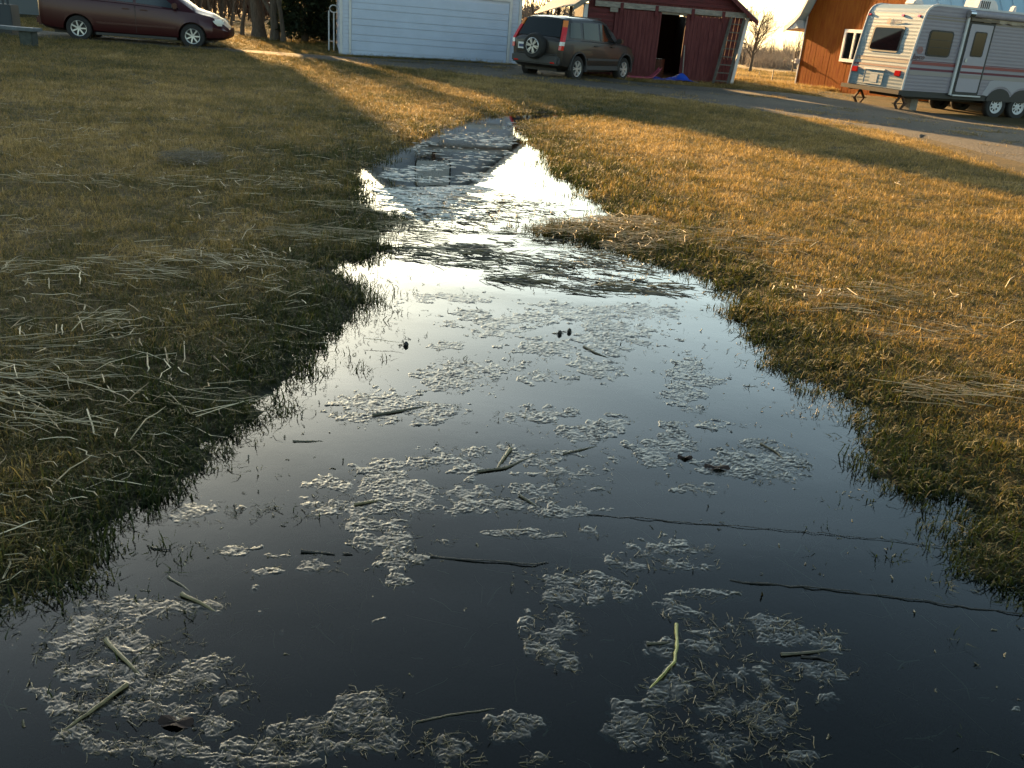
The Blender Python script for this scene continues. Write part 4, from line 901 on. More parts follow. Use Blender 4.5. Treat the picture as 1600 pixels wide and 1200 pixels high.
# ---------------------------------------------------------------- trees
def branch_tree(name, label, loc, h, r, seed, lean=(0, 0), fork=None, limbs=7, depth=4, spread=.75, group=None, up=.35, clear=.25, ratio=.62, cat='tree', bark='bark', nseg=4, fine=True):
    rr = random.Random(seed); T = thing(name, label, cat, loc, 0, group); tr = MB(); cr_ = MB()
    def grow(mb, p, d, L, r0, lev, out):
        pts = [p]; rad = [r0]; dd = d.copy(); n = nseg if lev < 2 else 3
        for i in range(n):
            dd = (dd+Vector((rr.uniform(-1, 1), rr.uniform(-1, 1), rr.uniform(-.4, 1)*.8))*.16+Vector((0, 0, up*.12))).normalized()
            pts.append(pts[-1]+dd*L/n); rad.append(r0*(1-(.62 if lev else .45)*(i+1)/n))
        mb.tube(pts, rad, 9 if lev == 0 else (6 if lev == 1 else (4 if lev == 2 else 3)), cap=lev < 2); out(pts, rad, dd, L, lev)
    def sub(pts, rad, dd, L, lev):
        if lev >= depth: return
        k = limbs if lev == 0 else rr.randint(4, 6)
        for i in range(k):
            f = clear+(1-clear)*(i+rr.random()*.8)/k if lev == 0 else .25+.75*(i+rr.random())/k
            f = min(f, .999)*(len(pts)-1); j = int(f); q = pts[j].lerp(pts[j+1], f-j); r_ = rad[j]*(1-(f-j))+rad[j+1]*(f-j)
            base = (pts[j+1]-pts[j]).normalized(); a = rr.uniform(0, 2*math.pi); e1 = base.orthogonal().normalized(); e2 = base.cross(e1)
            nd = (base*(1-spread*.4)+(e1*math.cos(a)+e2*math.sin(a))*spread*rr.uniform(.7, 1.15)+Vector((0, 0, up))).normalized()
            grow(cr_, q, nd, L*ratio*rr.uniform(.7, 1.15)*(1-.25*f/(len(pts)-1) if lev == 0 else 1), max(r_*.58, .006), lev+1, sub)
        if lev == 0: grow(cr_, pts[-1], dd, L*ratio*.8, rad[-1]*.95, 1, sub)
    d0 = Vector((lean[0], lean[1], 1)).normalized()
    tr.tube([(0, 0, -.15), (0, 0, .02), Vector((0, 0, .35))+d0*0], [r*1.55, r*1.35, r*1.05], 10, cap=False)
    grow(tr, Vector((0, 0, .3)), d0, h*.5, r, 0, sub)
    if fork: grow(tr, Vector((0, 0, fork[0])), Vector(fork[1]).normalized(), h*.45, r*.62, 0, sub)
    tr.build('trunk', M[bark], T, smooth=True, fix=False); cr_.build('crown', M['twig'], T, fix=False); return T
def gp(x, y, D):
    a = at_px(x, y, D); return (a.x, a.y, float(height(np.array([a.x]), np.array([a.y]))[0]))
GT = 'bare trees beyond the drive'
branch_tree('bare_tree', 'thickest grey trunk, standing just right of the minivan nose', gp(405, 62, 37), 6.8, .25, 1, (-.02, 0), group=GT, depth=3, limbs=5)
branch_tree('bare_tree', 'slim reddish trunk close against the left of the thickest trunk', gp(379, 58, 38), 7, .075, 2, (.0, 0), group=GT, limbs=6, depth=3)
branch_tree('bare_tree', 'forked trunk right of the thickest trunk, one stem leaning left', gp(430, 68, 36), 6.2, .16, 3, (.05, 0), fork=(.75, (-.5, 0, 1)), group=GT, depth=3, limbs=6)
branch_tree('bare_tree', 'straight slender dark trunk nearest the drive, right of the forked trunk', gp(443, 72, 35), 6.5, .085, 4, (.0, 0), group=GT, limbs=6, depth=3)
branch_tree('bare_tree', 'thin orange lit trunk between the slender trunk and the evergreen', gp(452, 67, 39), 6.5, .085, 5, (.02, 0), group=GT, limbs=6, depth=3)
for i, (x, D, r_, lb) in enumerate(((312, 52, .12, 'bare trunk above the middle of the minivan bonnet'), (330, 50, .10, 'bare leaning trunk above the minivan headlamp'), (347, 56, .12, 'bare trunk above the tip of the minivan nose'), (363, 50, .07, 'thin bare tree right of the minivan nose'), (290, 55, .13, 'bare tree above the minivan door mirror'))):
    branch_tree('bare_tree', lb, gp(x, 60, D), 5.5+i % 3*.6, r_*.8, 20+i, (random.uniform(-.1, .1), 0), group=GT, limbs=6, depth=3)
# lone tree in the gap
lx = gp(1172, 109, 70)
branch_tree('lone_tree', 'lone bare tree with upswept twiggy crown in the gap between shed and orange barn', (lx[0], lx[1], lx[2]), 4.9, .12, 33, (.03, 0), limbs=11, depth=4, spread=.85, up=.3, clear=.3, ratio=.72)
branch_tree('bare_tree', 'small bare tree peeping past the left edge of the orange barn', gp(1240, 100, 100), 5.2, .08, 35, (-.05, 0), limbs=7, depth=3, spread=.7, clear=.2)
for i, (x, D, h_, lb) in enumerate(((834, 52, 8.5, 'thin bare tree rising behind the gap between garage and shed'), (856, 55, 7, 'slim bare tree behind the left end of the shed roof'), (876, 60, 7.5, 'slender bare tree far behind the shed ridge'))):
    a = at_px(x, 20, D); branch_tree('bare_tree', lb, (a.x, a.y, 0), h_, .05, 50+i, (0, 0), limbs=7, depth=2, spread=.35, up=.6)
# evergreen
def conifer(name, label, loc, h, rad_, seed, clear=.5):
    rr = random.Random(seed); T = thing(name, label, 'tree', loc); tr = MB(); tr.tube([(0, 0, -.1), (0, 0, .1), (0, 0, h*.95)], [.16, .13, .02], 9)
    tr.build('trunk', M['bark'], T, smooth=True)
    V = []; F = []
    n = 15000 if h > 8 else 9000; g_ = np.random.default_rng(seed)
    big = h > 8; zz = clear+(h-clear)*g_.random(n)**(1.0 if big else 1.35); rmax = rad_*(1-(zz-clear)/(h-clear))**(.5 if big else .8)+.05; aa = g_.random(n)*2*np.pi
    lobes = .72+.28*np.sin(aa*7+zz*3.1)*np.cos(zz*6.3+aa*2)
    rr_ = rmax*lobes*np.sqrt(g_.random(n)*.75+.25)
    c = np.stack([rr_*np.cos(aa), rr_*np.sin(aa), zz-.22*rr_+.1*g_.standard_normal(n)], -1)
    dirn = np.stack([np.cos(aa)+.5*g_.standard_normal(n), np.sin(aa)+.5*g_.standard_normal(n), -.25+.4*g_.standard_normal(n)], -1); dirn /= np.linalg.norm(dirn, axis=1)[:, None]
    s_ = np.cross(dirn, g_.standard_normal((n, 3))); s_ /= np.linalg.norm(s_, axis=1)[:, None]
    L = ((.09+.12*g_.random(n))*(2.6 if big else 1))[:, None]; wd = L*.28
    V = np.stack([c-s_*wd, c+s_*wd, c+dirn*L*1.3], 1).reshape(-1, 3); F = np.arange(n*3).reshape(-1, 3)
    fast_mesh('crown', V, F, M['needle'], T, tone=np.repeat(g_.random(n), 3)); return T
M['needle'] = blade_mat('needles', [(0, (.014, .022, .008)), (.6, (.035, .048, .014)), (1, (.075, .075, .022))], .25, .7)
conifer('evergreen', 'dark evergreen tree with low drooping boughs beside the garage', gp(476, 70, 36.5), 4.6, 1.35, 5, .6)
conifer('evergreen', 'darker taller evergreen close against the garage left wall', gp(505, 66, 40), 5.2, 1.6, 6, .3)
WL = ['nearest evergreen of the windbreak, at its right end', 'second evergreen in the front row of the windbreak', 'third evergreen in the front row of the windbreak', 'fourth evergreen in the front row of the windbreak', 'fifth evergreen in the front row of the windbreak', 'leftmost evergreen in the front row of the windbreak', 'rightmost evergreen in the back row of the windbreak', 'second evergreen in the back row of the windbreak', 'third evergreen in the back row of the windbreak', 'leftmost evergreen in the back row of the windbreak']
for i, (x, y, h_) in enumerate(((-28.6, 61, 22), (-33.0, 63, 24), (-37.5, 66, 25), (-42, 63, 24), (-47, 66, 25), (-52, 64, 24), (-31.6, 69, 26), (-36.5, 71, 26), (-41.5, 72, 27), (-47.5, 73, 27))):
    conifer('windbreak_tree', WL[i], (x, y, -.05), h_, 4.3, 70+i, .2)['group'] = 'windbreak evergreens left of the yard'  # tall evergreens added to throw shade over the left lawn
# brush, field grass and far woods: nobody could count them
def sticks(name, xs, ys, zs, hs, r0, seed, m, per=7, parent=None, kind='stuff'):
    g_ = np.random.default_rng(seed); n = len(xs); B = np.repeat(np.stack([xs, ys, zs], -1), per, 0); H = np.repeat(hs, per); N = n*per
    t0 = np.where(np.arange(N) % per == 0, 0, g_.random(N)*.6); dirs = np.stack([g_.standard_normal(N)*.45, g_.standard_normal(N)*.3, np.ones(N)], -1)
    dirs[::per, :2] *= .25; L = H*np.where(np.arange(N) % per == 0, 1, .25+.35*g_.random(N)); dirs /= np.linalg.norm(dirs, axis=1)[:, None]
    p0 = B+np.stack([0*t0, 0*t0, t0*H], -1); mid = p0+dirs*L[:, None]*.5+g_.standard_normal((N, 3))*.03*L[:, None]; p1 = p0+dirs*L[:, None]+np.stack([g_.standard_normal(N)*.06*L, 0*L, 0*L], -1)
    rad = np.where(np.arange(N) % per == 0, 1, .5)*r0*(.6+.8*g_.random(N))
    ex = np.array([1., 0, 0]); ey = np.array([0, 1., 0])
    ring = [np.cos(a)*ex+np.sin(a)*ey for a in (0, 2.09, 4.19)]
    V = np.concatenate([np.stack([p+rg*(rad*f)[:, None] for rg in ring], 1) for p, f in ((p0, 1), (mid, .7), (p1, .12))], 1)   # N,9,3
    base = (np.arange(N)*9)[:, None, None]; q = []
    for l in (0, 3):
        for k in range(3): q.append([l+k, l+(k+1) % 3, l+3+(k+1) % 3, l+3+k])
    F = (base+np.array(q)[None]).reshape(-1, 4)
    return tag(fast_mesh(name, V.reshape(-1, 3), F, m, parent), kind=kind)
g_ = np.random.default_rng(3)
n = 420; D = 60+g_.random(n)*30; bb = -.46+.40*g_.random(n); X = bb*D; sticks('thicket', X, D, height(X, D)-.2, 4+4*g_.random(n), .05, 1, M['twig'], 14)
m_far = mat('far_wood_twigs', (.17, .145, .125), .95, var=.25, vscale=.05)  # distance haze put into the colour: paler and greyer than the near twigs
n = 1500; D = 150+g_.random(n)*50; bb = .12+.5*g_.random(n); X = bb*D
hh = (2.6+2.4*fbm(X*.06, D*.02, 8)+1.6*g_.random(n)*(g_.random(n) > .6))
sticks('far_woods', X, D, height(X, D)-.5, hh, .11, 2, m_far, 12)
n = 260; D = 108+g_.random(n)*15; bb = .22+.05*g_.random(n); X = bb*D; sticks('brush_line', X, D, height(X, D)-.2, 1.2+1.2*g_.random(n), .04, 4, m_far, 8)
n = 900; D = 90+g_.random(n)*120; bb = -.5+.62*g_.random(n); X = bb*D; sticks('far_woods', X, D, height(X, D)-.2, 3.5+3*fbm(X*.04, D*.02, 18)+1.5*g_.random(n), .09, 6, m_far, 12)
# distant outbuildings glimpsed between the trunks
fb = thing('far_outbuilding', 'tiny pale building glimpsed low behind the evergreen trunks', 'shed', gp(493, 58, 78), R(8))
MB().prism([(-1.6, 0), (1.6, 0), (1.6, 1.3), (0, 2.1), (-1.6, 1.3)], 'y', 0, 3).build('wall', M['white_siding'], fb); MB().prism([(-1.8, 1.25), (0, 2.15), (1.8, 1.25), (1.8, 1.35), (0, 2.27), (-1.8, 1.35)], 'y', -.2, 3.2).build('roof', M['shingle'], fb)
fc = thing('far_car', 'tiny red vehicle far off between the thick and the forked trunk', 'car', gp(413, 55, 74), R(5))
MB().prism([(-1.5, .3), (1.5, .3), (1.5, .75), (.8, .85), (.4, 1.25), (-.9, 1.25), (-1.4, .8)], 'y', 0, 1.6).build('body', m_red, fc, bevel=.04)
for xx in (-.95, .95): MB().tube([(xx, -.02, .3), (xx, .2, .3)], .3, 14).build('wheel', M['rubber'], fc)
# ================================================================== GRASS
def tuft(seed, blades, hgt, rad_, lean, wd, dead=.5):
    g_ = np.random.default_rng(seed); V = []; F = []; T = []
    for i in range(blades):
        a = g_.random()*2*np.pi; r_ = rad_*np.sqrt(g_.random()); b = np.array([r_*np.cos(a), r_*np.sin(a), -.006])
        h = hgt*(.45+.75*g_.random()); d = g_.random()*2*np.pi; ln = lean*(.3+1.1*g_.random()); ax = np.array([np.cos(d), np.sin(d), 0]); s = np.array([-ax[1], ax[0], 0])*wd*(.6+.7*g_.random())
        p1 = b+ax*h*ln*.35+np.array([0, 0, h*.6]); p2 = b+ax*h*ln+np.array([0, 0, h*(1-.35*ln)]); n = len(V)
        V += [b-s, b+s, p1-s*.8, p1+s*.8, p2]; F += [(n, n+1, n+3), (n, n+3, n+2), (n+2, n+3, n+4)]; T += [g_.random()]*5
    return np.array(V), np.array(F), np.array(T)
ramp_lawn = [(0.0, (.022, .034, .006)), (.3, (.062, .066, .013)), (.55, (.165, .125, .038)), (.8, (.32, .21, .062)), (1, (.45, .33, .14))]
m_blade = blade_mat('grass_blades', ramp_lawn, .4, .6)
proto = bpy.data.collections.new('grass_tufts')
def add_proto(nm, V, F, T, m):
    o = fast_mesh(nm, V, F, m, tone=T); COL.objects.unlink(o); proto.objects.link(o); return o
for k in range(4): add_proto('grass_tuft_a%d' % k, *tuft(100+k, 18, .030, .050, 1.3, .0011), m_blade)       # short matted lawn
for k in range(3): add_proto('grass_tuft_b%d' % k, *tuft(200+k, 15, .046, .042, 1.3, .0021), m_blade)        # coarse green shore grass
for k in range(2): add_proto('grass_tuft_c%d' % k, *tuft(300+k, 20, .34, .16, .7, .006), m_blade)           # tall dry field grass
def scatter(name, P, ROT, SCL, IDX, TINT):
    me = bpy.data.meshes.new(name); me.vertices.add(len(P)); me.vertices.foreach_set('co', np.asarray(P, np.float32).ravel())
    a = me.attributes.new('rot', 'FLOAT_VECTOR', 'POINT'); a.data.foreach_set('vector', np.asarray(ROT, np.float32).ravel())
    a = me.attributes.new('scl', 'FLOAT_VECTOR', 'POINT'); a.data.foreach_set('vector', np.asarray(SCL, np.float32).ravel())
    a = me.attributes.new('idx', 'INT', 'POINT'); a.data.foreach_set('value', np.asarray(IDX, np.int32))
    a = me.attributes.new('tint', 'FLOAT', 'POINT'); a.data.foreach_set('value', np.asarray(TINT, np.float32))
    o = bpy.data.objects.new(name, me); COL.objects.link(o)
    ng = bpy.data.node_groups.new(name, 'GeometryNodeTree'); ng.interface.new_socket('Geometry', in_out='INPUT', socket_type='NodeSocketGeometry'); ng.interface.new_socket('Geometry', in_out='OUTPUT', socket_type='NodeSocketGeometry')
    N = ng.nodes; gi = N.new('NodeGroupInput'); go = N.new('NodeGroupOutput'); ip = N.new('GeometryNodeInstanceOnPoints'); ci = N.new('GeometryNodeCollectionInfo')
    ci.inputs['Collection'].default_value = proto; ci.inputs['Separate Children'].default_value = True; ci.inputs['Reset Children'].default_value = True
    mp_ = N.new('GeometryNodeMeshToPoints')
    def na(nm, ty):
        q = N.new('GeometryNodeInputNamedAttribute'); q.data_type = ty; q.inputs['Name'].default_value = nm; return q.outputs['Attribute']
    L = ng.links; L.new(gi.outputs[0], mp_.inputs[0]); L.new(mp_.outputs[0], ip.inputs['Points']); L.new(ci.outputs[0], ip.inputs['Instance']); ip.inputs['Pick Instance'].default_value = True
    L.new(na('idx', 'INT'), ip.inputs['Instance Index']); L.new(na('scl', 'FLOAT_VECTOR'), ip.inputs['Scale'])
    L.new(na('rot', 'FLOAT_VECTOR'), ip.inputs['Rotation'])
    L.new(ip.outputs[0], go.inputs[0]); md = o.modifiers.new('g', 'NODES'); md.node_group = ng
    return tag(o, kind='stuff')
def zone_clear(x, y):
    ok = ~on_drive(x, y)
    c, s = math.cos(R(13)), math.sin(R(13)); lx_ = (x+6.68)*c+(y-31.3)*s; ly_ = -(x+6.68)*s+(y-31.3)*c; ok &= ~((lx_ > -.1) & (lx_ < 6.3) & (ly_ > -.05))
    c, s = math.cos(R(10)), math.sin(R(10)); lx_ = (x-1.31)*c+(y-30)*s; ly_ = -(x-1.31)*s+(y-30)*c; ok &= ~((lx_ > .1) & (lx_ < 5.3) & (ly_ > -.05) & (ly_ < 7))
    c, s = math.cos(R(-72)), math.sin(R(-72)); lx_ = (x-11.05)*c+(y-40)*s; ly_ = -(x-11.05)*s+(y-40)*c; ok &= ~((lx_ > -.1) & (lx_ < 7.4) & (ly_ > -.05))
    return ok
n = 150000
D = 1.25+RNG.random(n)**1.12*36; bear = np.tan(R(-37)+R(75)*RNG.random(n)); X = D*bear; Y = D.copy()
S = shore(X, Y); Z = height(X, Y, S); ok = (RNG.random(n) < sm(-.024, .012, Z)) & zone_clear(X, Y)
sparse = (Z <= -.004) & (Z > -.075) & (RNG.random(n) < .13)*(fbm(X*7, Y*7, 88) > .5)
ok = ok | (sparse & zone_clear(X, Y)); X, Y, Z, S = X[ok], Y[ok], Z[ok], S[ok]; n = len(X); Dn = np.hypot(X, Y)
dry = .43-.07*(1-sm(2.5, 7, Dn))+.12*(1-sm(-1.6, -.6, X))*(1-sm(14, 20, Y))+.55*(fbm(X*.55+3, Y*.55, 31)-.5)+.7*(fbm(X*2.6, Y*2.6, 41)-.5)  # dryness by place; the left term also lightens the lawn's shade by colour
wetness = np.exp(-np.maximum(S, 0)/(.36+.04*Dn)); dry = dry+.18*sm(5, 12, Y)*(X > -2)-.44*wetness+.10*sm(0, 5, S)
tint = np.clip(dry+.10*RNG.standard_normal(n), .02, .95)
coarse = RNG.random(n) < np.clip(wetness*1.3-.1, 0, .95)*(1-sm(8, 14, Dn))
idx = np.where(coarse, 4+RNG.integers(0, 3, n), RNG.integers(0, 4, n))
sc = (.85+Dn/15); clump = .35+1.4*fbm(X*5, Y*5, 61); scz = (1+.012*Dn)*clump*np.where(coarse, 1.0, 1.1)*np.where(RNG.random(n) < .07, 1.7, 1)
tilt = .25*RNG.standard_normal((n, 2)); rot = np.concatenate([tilt, (RNG.random(n)*6.283)[:, None]], 1)
scatter('lawn_grass', np.stack([X, Y, Z], -1), rot, np.stack([sc, sc, scz*np.minimum(sc, 1.5)], -1), idx, tint)
# tall dry grass of the field beyond
n = 15000; D = 37+RNG.random(n)**1.6*60; bear = -.02+.45*RNG.random(n); X = D*bear; Y = D; k = zone_clear(X, Y) & (fbm(X*.25, Y*.12, 71) > .36); X, Y = X[k], Y[k]; n = len(X); Z = height(X, Y)
hs_ = (.35+.75*fbm(X*.3, Y*.15, 91))
scatter('field_grass', np.stack([X, Y, Z], -1), np.stack([0*X, 0*X, RNG.random(n)*6.28], -1), np.stack([1+D[k]*0+.6, 1.6+0*X, hs_], -1), 7+RNG.integers(0, 2, n), np.clip(.9-.45*(fbm(X*.15, Y*.5, 95) > .52)+.1*RNG.standard_normal(n), .4, 1))
# strip of rough grass along the fronts of the buildings and in the yard on the left
n = 9000; D = 33+RNG.random(n)*22; bear = -.40+.26*RNG.random(n); X = D*bear; Y = D; k = zone_clear(X, Y); X, Y = X[k], Y[k]; n = len(X)
scatter('yard_grass', np.stack([X, Y, height(X, Y)], -1), np.stack([0*X, 0*X, RNG.random(n)*6.28], -1), np.stack([3+0*X, 3+0*X, 1.5+RNG.random(n)], -1), RNG.integers(0, 4, n), np.clip(.7+.2*RNG.standard_normal(n), .2, 1))

# ================================================================== STRAW
def straws(name, X, Y, Z, A, L, Wd, seed, m, pitch=None, kind='stuff', kink=.25, tone=None):
    g_ = np.random.default_rng(seed); n = len(X); pitch = np.zeros(n) if pitch is None else pitch
    kk = np.where(g_.random(n) < .35, g_.standard_normal(n)*kink*2, g_.standard_normal(n)*kink*.3); br = .3+.4*g_.random(n)
    d1 = np.stack([np.cos(A)*np.cos(pitch), np.sin(A)*np.cos(pitch), np.sin(pitch)], -1)
    d2 = np.stack([np.cos(A+kk)*np.cos(pitch*.5), np.sin(A+kk)*np.cos(pitch*.5), np.sin(pitch*.3-.02)], -1)
    p0 = np.stack([X, Y, Z], -1); p1 = p0+d1*(L*br)[:, None]; p2 = p1+d2*(L*(1-br))[:, None]; pm = (p1+p2)/2+g_.standard_normal((n, 3))*.006
    sd_v = np.stack([-np.sin(A), np.cos(A), 0*A], -1); up = np.array([0, 0, 1.])
    V = []
    for p, f in ((p0, .8), (p1, 1.), (pm, .9), (p2, .35)):
        for (a, b_) in ((-1, 0), (0, .55), (1, 0), (0, -.3)): V.append(p+sd_v*(Wd*a*f)[:, None]*.5+up*(Wd*b_*f)[:, None]*.5)
    V = np.stack(V, 1); q = []
    for l in range(3):
        for k in range(4): q.append([l*4+k, l*4+(k+1) % 4, (l+1)*4+(k+1) % 4, (l+1)*4+k])
    F = ((np.arange(n)*16)[:, None, None]+np.array(q)[None]).reshape(-1, 4)
    tn = g_.random(n) if tone is None else tone
    return tag(fast_mesh(name, V.reshape(-1, 3), F, m, tone=np.repeat(tn, 16)), kind=kind)
def tone_mat(name, ramp, rough=.6, spec=.4, transl=0, coat=0):
    m = blade_mat(name, ramp, transl, rough, spec=spec)
    t = m.node_tree
    for nd in t.nodes:
        if nd.type == 'MATH' and nd.operation == 'MULTIPLY_ADD': nd.inputs[1].default_value = 1.0; nd.inputs[2].default_value = 0
        if nd.type == 'BSDF_PRINCIPLED': nd.inputs['Coat Weight'].default_value = coat
    return m
m_straw = tone_mat('dry_straw', [(0, (.11, .075, .03)), (.35, (.23, .17, .08)), (.75, (.48, .41, .27)), (1, (.78, .67, .46))], .5, .4, .15)
m_wetstraw = tone_mat('wet_straw', [(0, (.018, .016, .008)), (.5, (.085, .07, .028)), (.85, (.22, .18, .085)), (1, (.45, .38, .25))], .4, .5, 0, .2)
def cluster(px_list, seed, jitter=1.0):
    """[(px, py, rx, ry, count, mean heading deg, spread deg, Lmin, Lmax)] -> world arrays"""
    g_ = np.random.default_rng(seed); o = []
    for (cx_, cy_, rx, ry, c, hd, sp, l0, l1) in px_list:
        a = g_.random(c)*6.283; r_ = np.sqrt(g_.random(c)); x, y = gpx(cx_+rx*r_*np.cos(a), cy_+ry*r_*np.sin(a)); hh = R(1)*(hd+sp*g_.standard_normal(c)); o.append(np.stack([x, y, hh, l0+(l1-l0)*g_.random(c)**1.5], -1))
    return np.concatenate(o)
# strewn all over the lawns
g_ = np.random.default_rng(77); n = 4600; D = 1.9+g_.random(n)**1.25*10.5; bear = np.tan(R(-36)+R(72)*g_.random(n)); X = D*bear; Y = D
S = shore(X, Y); dens = fbm(X*1.1, Y*1.1, 55)+.12*(X < 0)-.10*(X > 0)*sm(5, 8, Y); k = (S > .12) & (dens > .47+.18*g_.random(n)) & ~((X > 0) & (S < .5)); X, Y, D = X[k], Y[k], D[k]; n = len(X)
hd = R(1)*(8+28*g_.standard_normal(n))+1.2*(fbm(X*.6, Y*.6, 66)-.5)*2+np.where(g_.random(n) < .2, 1.3, 0)
L = .05+.22*g_.random(n)**1.8; Zs = height(X, Y)+.012+.024*g_.random(n)
straws('straw_litter', X, Y, Zs, hd, L, .0030+.0036*g_.random(n)+.0003*D, 5, m_straw, pitch=np.where(g_.random(n) < .16, .7*g_.random(n), .05*g_.standard_normal(n)), tone=np.clip(.08+.92*g_.random(n)**1.3, 0, 1))
# sheaves and swathes
C = cluster([(30, 640, 140, 22, 60, -9, 13, .1, .38), (90, 610, 130, 16, 36, 6, 12, .1, .34), (60, 690, 110, 12, 22, -14, 16, .1, .36), (400, 425, 90, 18, 90, -14, 30, .05, .2), (300, 430, 120, 20, 50, 6, 28, .06, .24),
   (180, 540, 40, 22, 16, 62, 25, .08, .22), (170, 525, 60, 12, 16, 8, 20, .1, .25), (330, 640, 90, 26, 14, 20, 60, .1, .3), (60, 560, 80, 20, 14, 28, 20, .15, .35), (20, 445, 26, 10, 18, 60, 30, .06, .16), (160, 450, 140, 24, 60, 5, 25, .1, .3),
   (470, 470, 60, 30, 24, 15, 50, .06, .2), (520, 380, 90, 14, 110, 2, 14, .1, .35), (560, 335, 80, 9, 60, -4, 14, .1, .3), (640, 360, 60, 9, 50, 0, 14, .1, .3), (1130, 380, 60, 14, 40, -12, 20, .1, .25), (1190, 400, 90, 14, 60, -12, 20, .1, .3),
   (1340, 490, 120, 22, 60, -10, 18, .12, .34), (1500, 630, 110, 20, 40, -8, 20, .1, .4), (1280, 470, 80, 18, 40, 35, 40, .06, .18), (1450, 540, 100, 20, 40, -12, 25, .1, .3), (1500, 640, 80, 20, 14, -15, 12, .2, .4), (930, 364, 100, 13, 520, 3, 38, .05, .24), (1010, 388, 70, 13, 260, -6, 40, .05, .22),
   (250, 300, 260, 14, 120, 3, 30, .08, .25), (480, 290, 60, 20, 60, 20, 50, .06, .2), (600, 540, 1, 1, 1, 0, 1, .1, .2)], 8)
g_ = np.random.default_rng(9); C[:, 2] += .5*(fbm(C[:, 0]*2.2, C[:, 1]*2.2, 123)-.5); n = len(C); zc = np.maximum(height(C[:, 0], C[:, 1]), -.004)+.02+.045*g_.random(n)+.05*g_.random(n)*np.exp(-((C[:, 0]-.85)/.6)**2-((C[:, 1]-6.9)/.35)**2)
straws('straw_swathes', C[:, 0]-np.cos(C[:, 2])*C[:, 3]/2, C[:, 1]-np.sin(C[:, 2])*C[:, 3]/2, zc, C[:, 2], C[:, 3], .004+.003*g_.random(n), 12, m_straw, pitch=np.where(g_.random(n) < .12, .45*g_.random(n), .03*g_.standard_normal(n)), tone=np.clip(.3+.65*g_.random(n), 0, 1))
# flotsam jam lying in the water
C = cluster([(720, 325, 150, 28, 300, 0, 22, .04, .2), (660, 345, 90, 16, 80, 0, 20, .05, .2), (800, 330, 110, 18, 130, -3, 24, .04, .2), (760, 372, 140, 18, 120, -2, 14, .06, .34), (720, 402, 110, 12, 110, -5, 12, .08, .35), (850, 410, 130, 20, 150, -9, 18, .06, .34),
   (920, 430, 130, 22, 190, -10, 20, .06, .34), (980, 452, 110, 10, 120, -6, 10, .1, .3), (820, 440, 60, 8, 50, -8, 12, .1, .3), (690, 392, 90, 8, 120, -6, 10, .1, .35), (620, 350, 40, 12, 60, 10, 30, .04, .14), (600, 300, 60, 14, 60, -2, 20, .03, .1), (1060, 455, 60, 8, 40, -5, 20, .08, .2)], 14)
g_ = np.random.default_rng(19); S = shore(C[:, 0], C[:, 1]); C = C[S < .25]; n = len(C)
zc = np.maximum(-.004+.014*g_.random(n)**2, height(C[:, 0], C[:, 1])+.004)
straws('floating_straw', C[:, 0]-np.cos(C[:, 2])*C[:, 3]/2, C[:, 1]-np.sin(C[:, 2])*C[:, 3]/2, zc, C[:, 2], C[:, 3], .006+.013*g_.random(n)**1.5, 15, m_wetstraw, pitch=np.where(g_.random(n) < .10, .4*g_.random(n), .015*g_.standard_normal(n)), tone=np.clip(g_.random(n)**1.1, 0, 1))
# straw and grass lying on the bottom, seen through the water
g_ = np.random.default_rng(131); n = 900; X = -1.3+3.2*g_.random(n); Y = 1.25+3.4*g_.random(n); S = shore(X, Y); k = S < -.02; X, Y = X[k], Y[k]; n = len(X)
straws('sunken_straw', X, Y, np.minimum(-.006, height(X, Y)+.01+.03*g_.random(n)), g_.random(n)*6.28, .03+.16*g_.random(n)**2, .002+.004*g_.random(n), 132, m_straw, tone=.2+.6*g_.random(n))
# short stubble standing out of the shallow edge
C = cluster([(720, 330, 150, 34, 500, 0, 90, .02, .05), (880, 425, 140, 30, 300, 0, 90, .02, .05), (560, 490, 50, 60, 130, 0, 90, .02, .05), (470, 600, 40, 40, 80, 0, 90, .015, .04), (640, 530, 40, 16, 20, 0, 90, .015, .04), (390, 800, 40, 16, 26, 0, 90, .02, .05), (1270, 640, 50, 20, 60, 0, 90, .02, .05), (1240, 545, 50, 40, 60, 0, 90, .02, .05), (740, 200, 60, 14, 70, 0, 90, .02, .06), (600, 280, 40, 20, 60, 0, 90, .02, .06)], 24)
g_ = np.random.default_rng(29); n = len(C)
straws('stubble', C[:, 0], C[:, 1], -.005+0*C[:, 0], C[:, 2], C[:, 3], .002+.0025*g_.random(n), 25, m_wetstraw, pitch=.5+.9*g_.random(n), tone=g_.random(n)*.7)
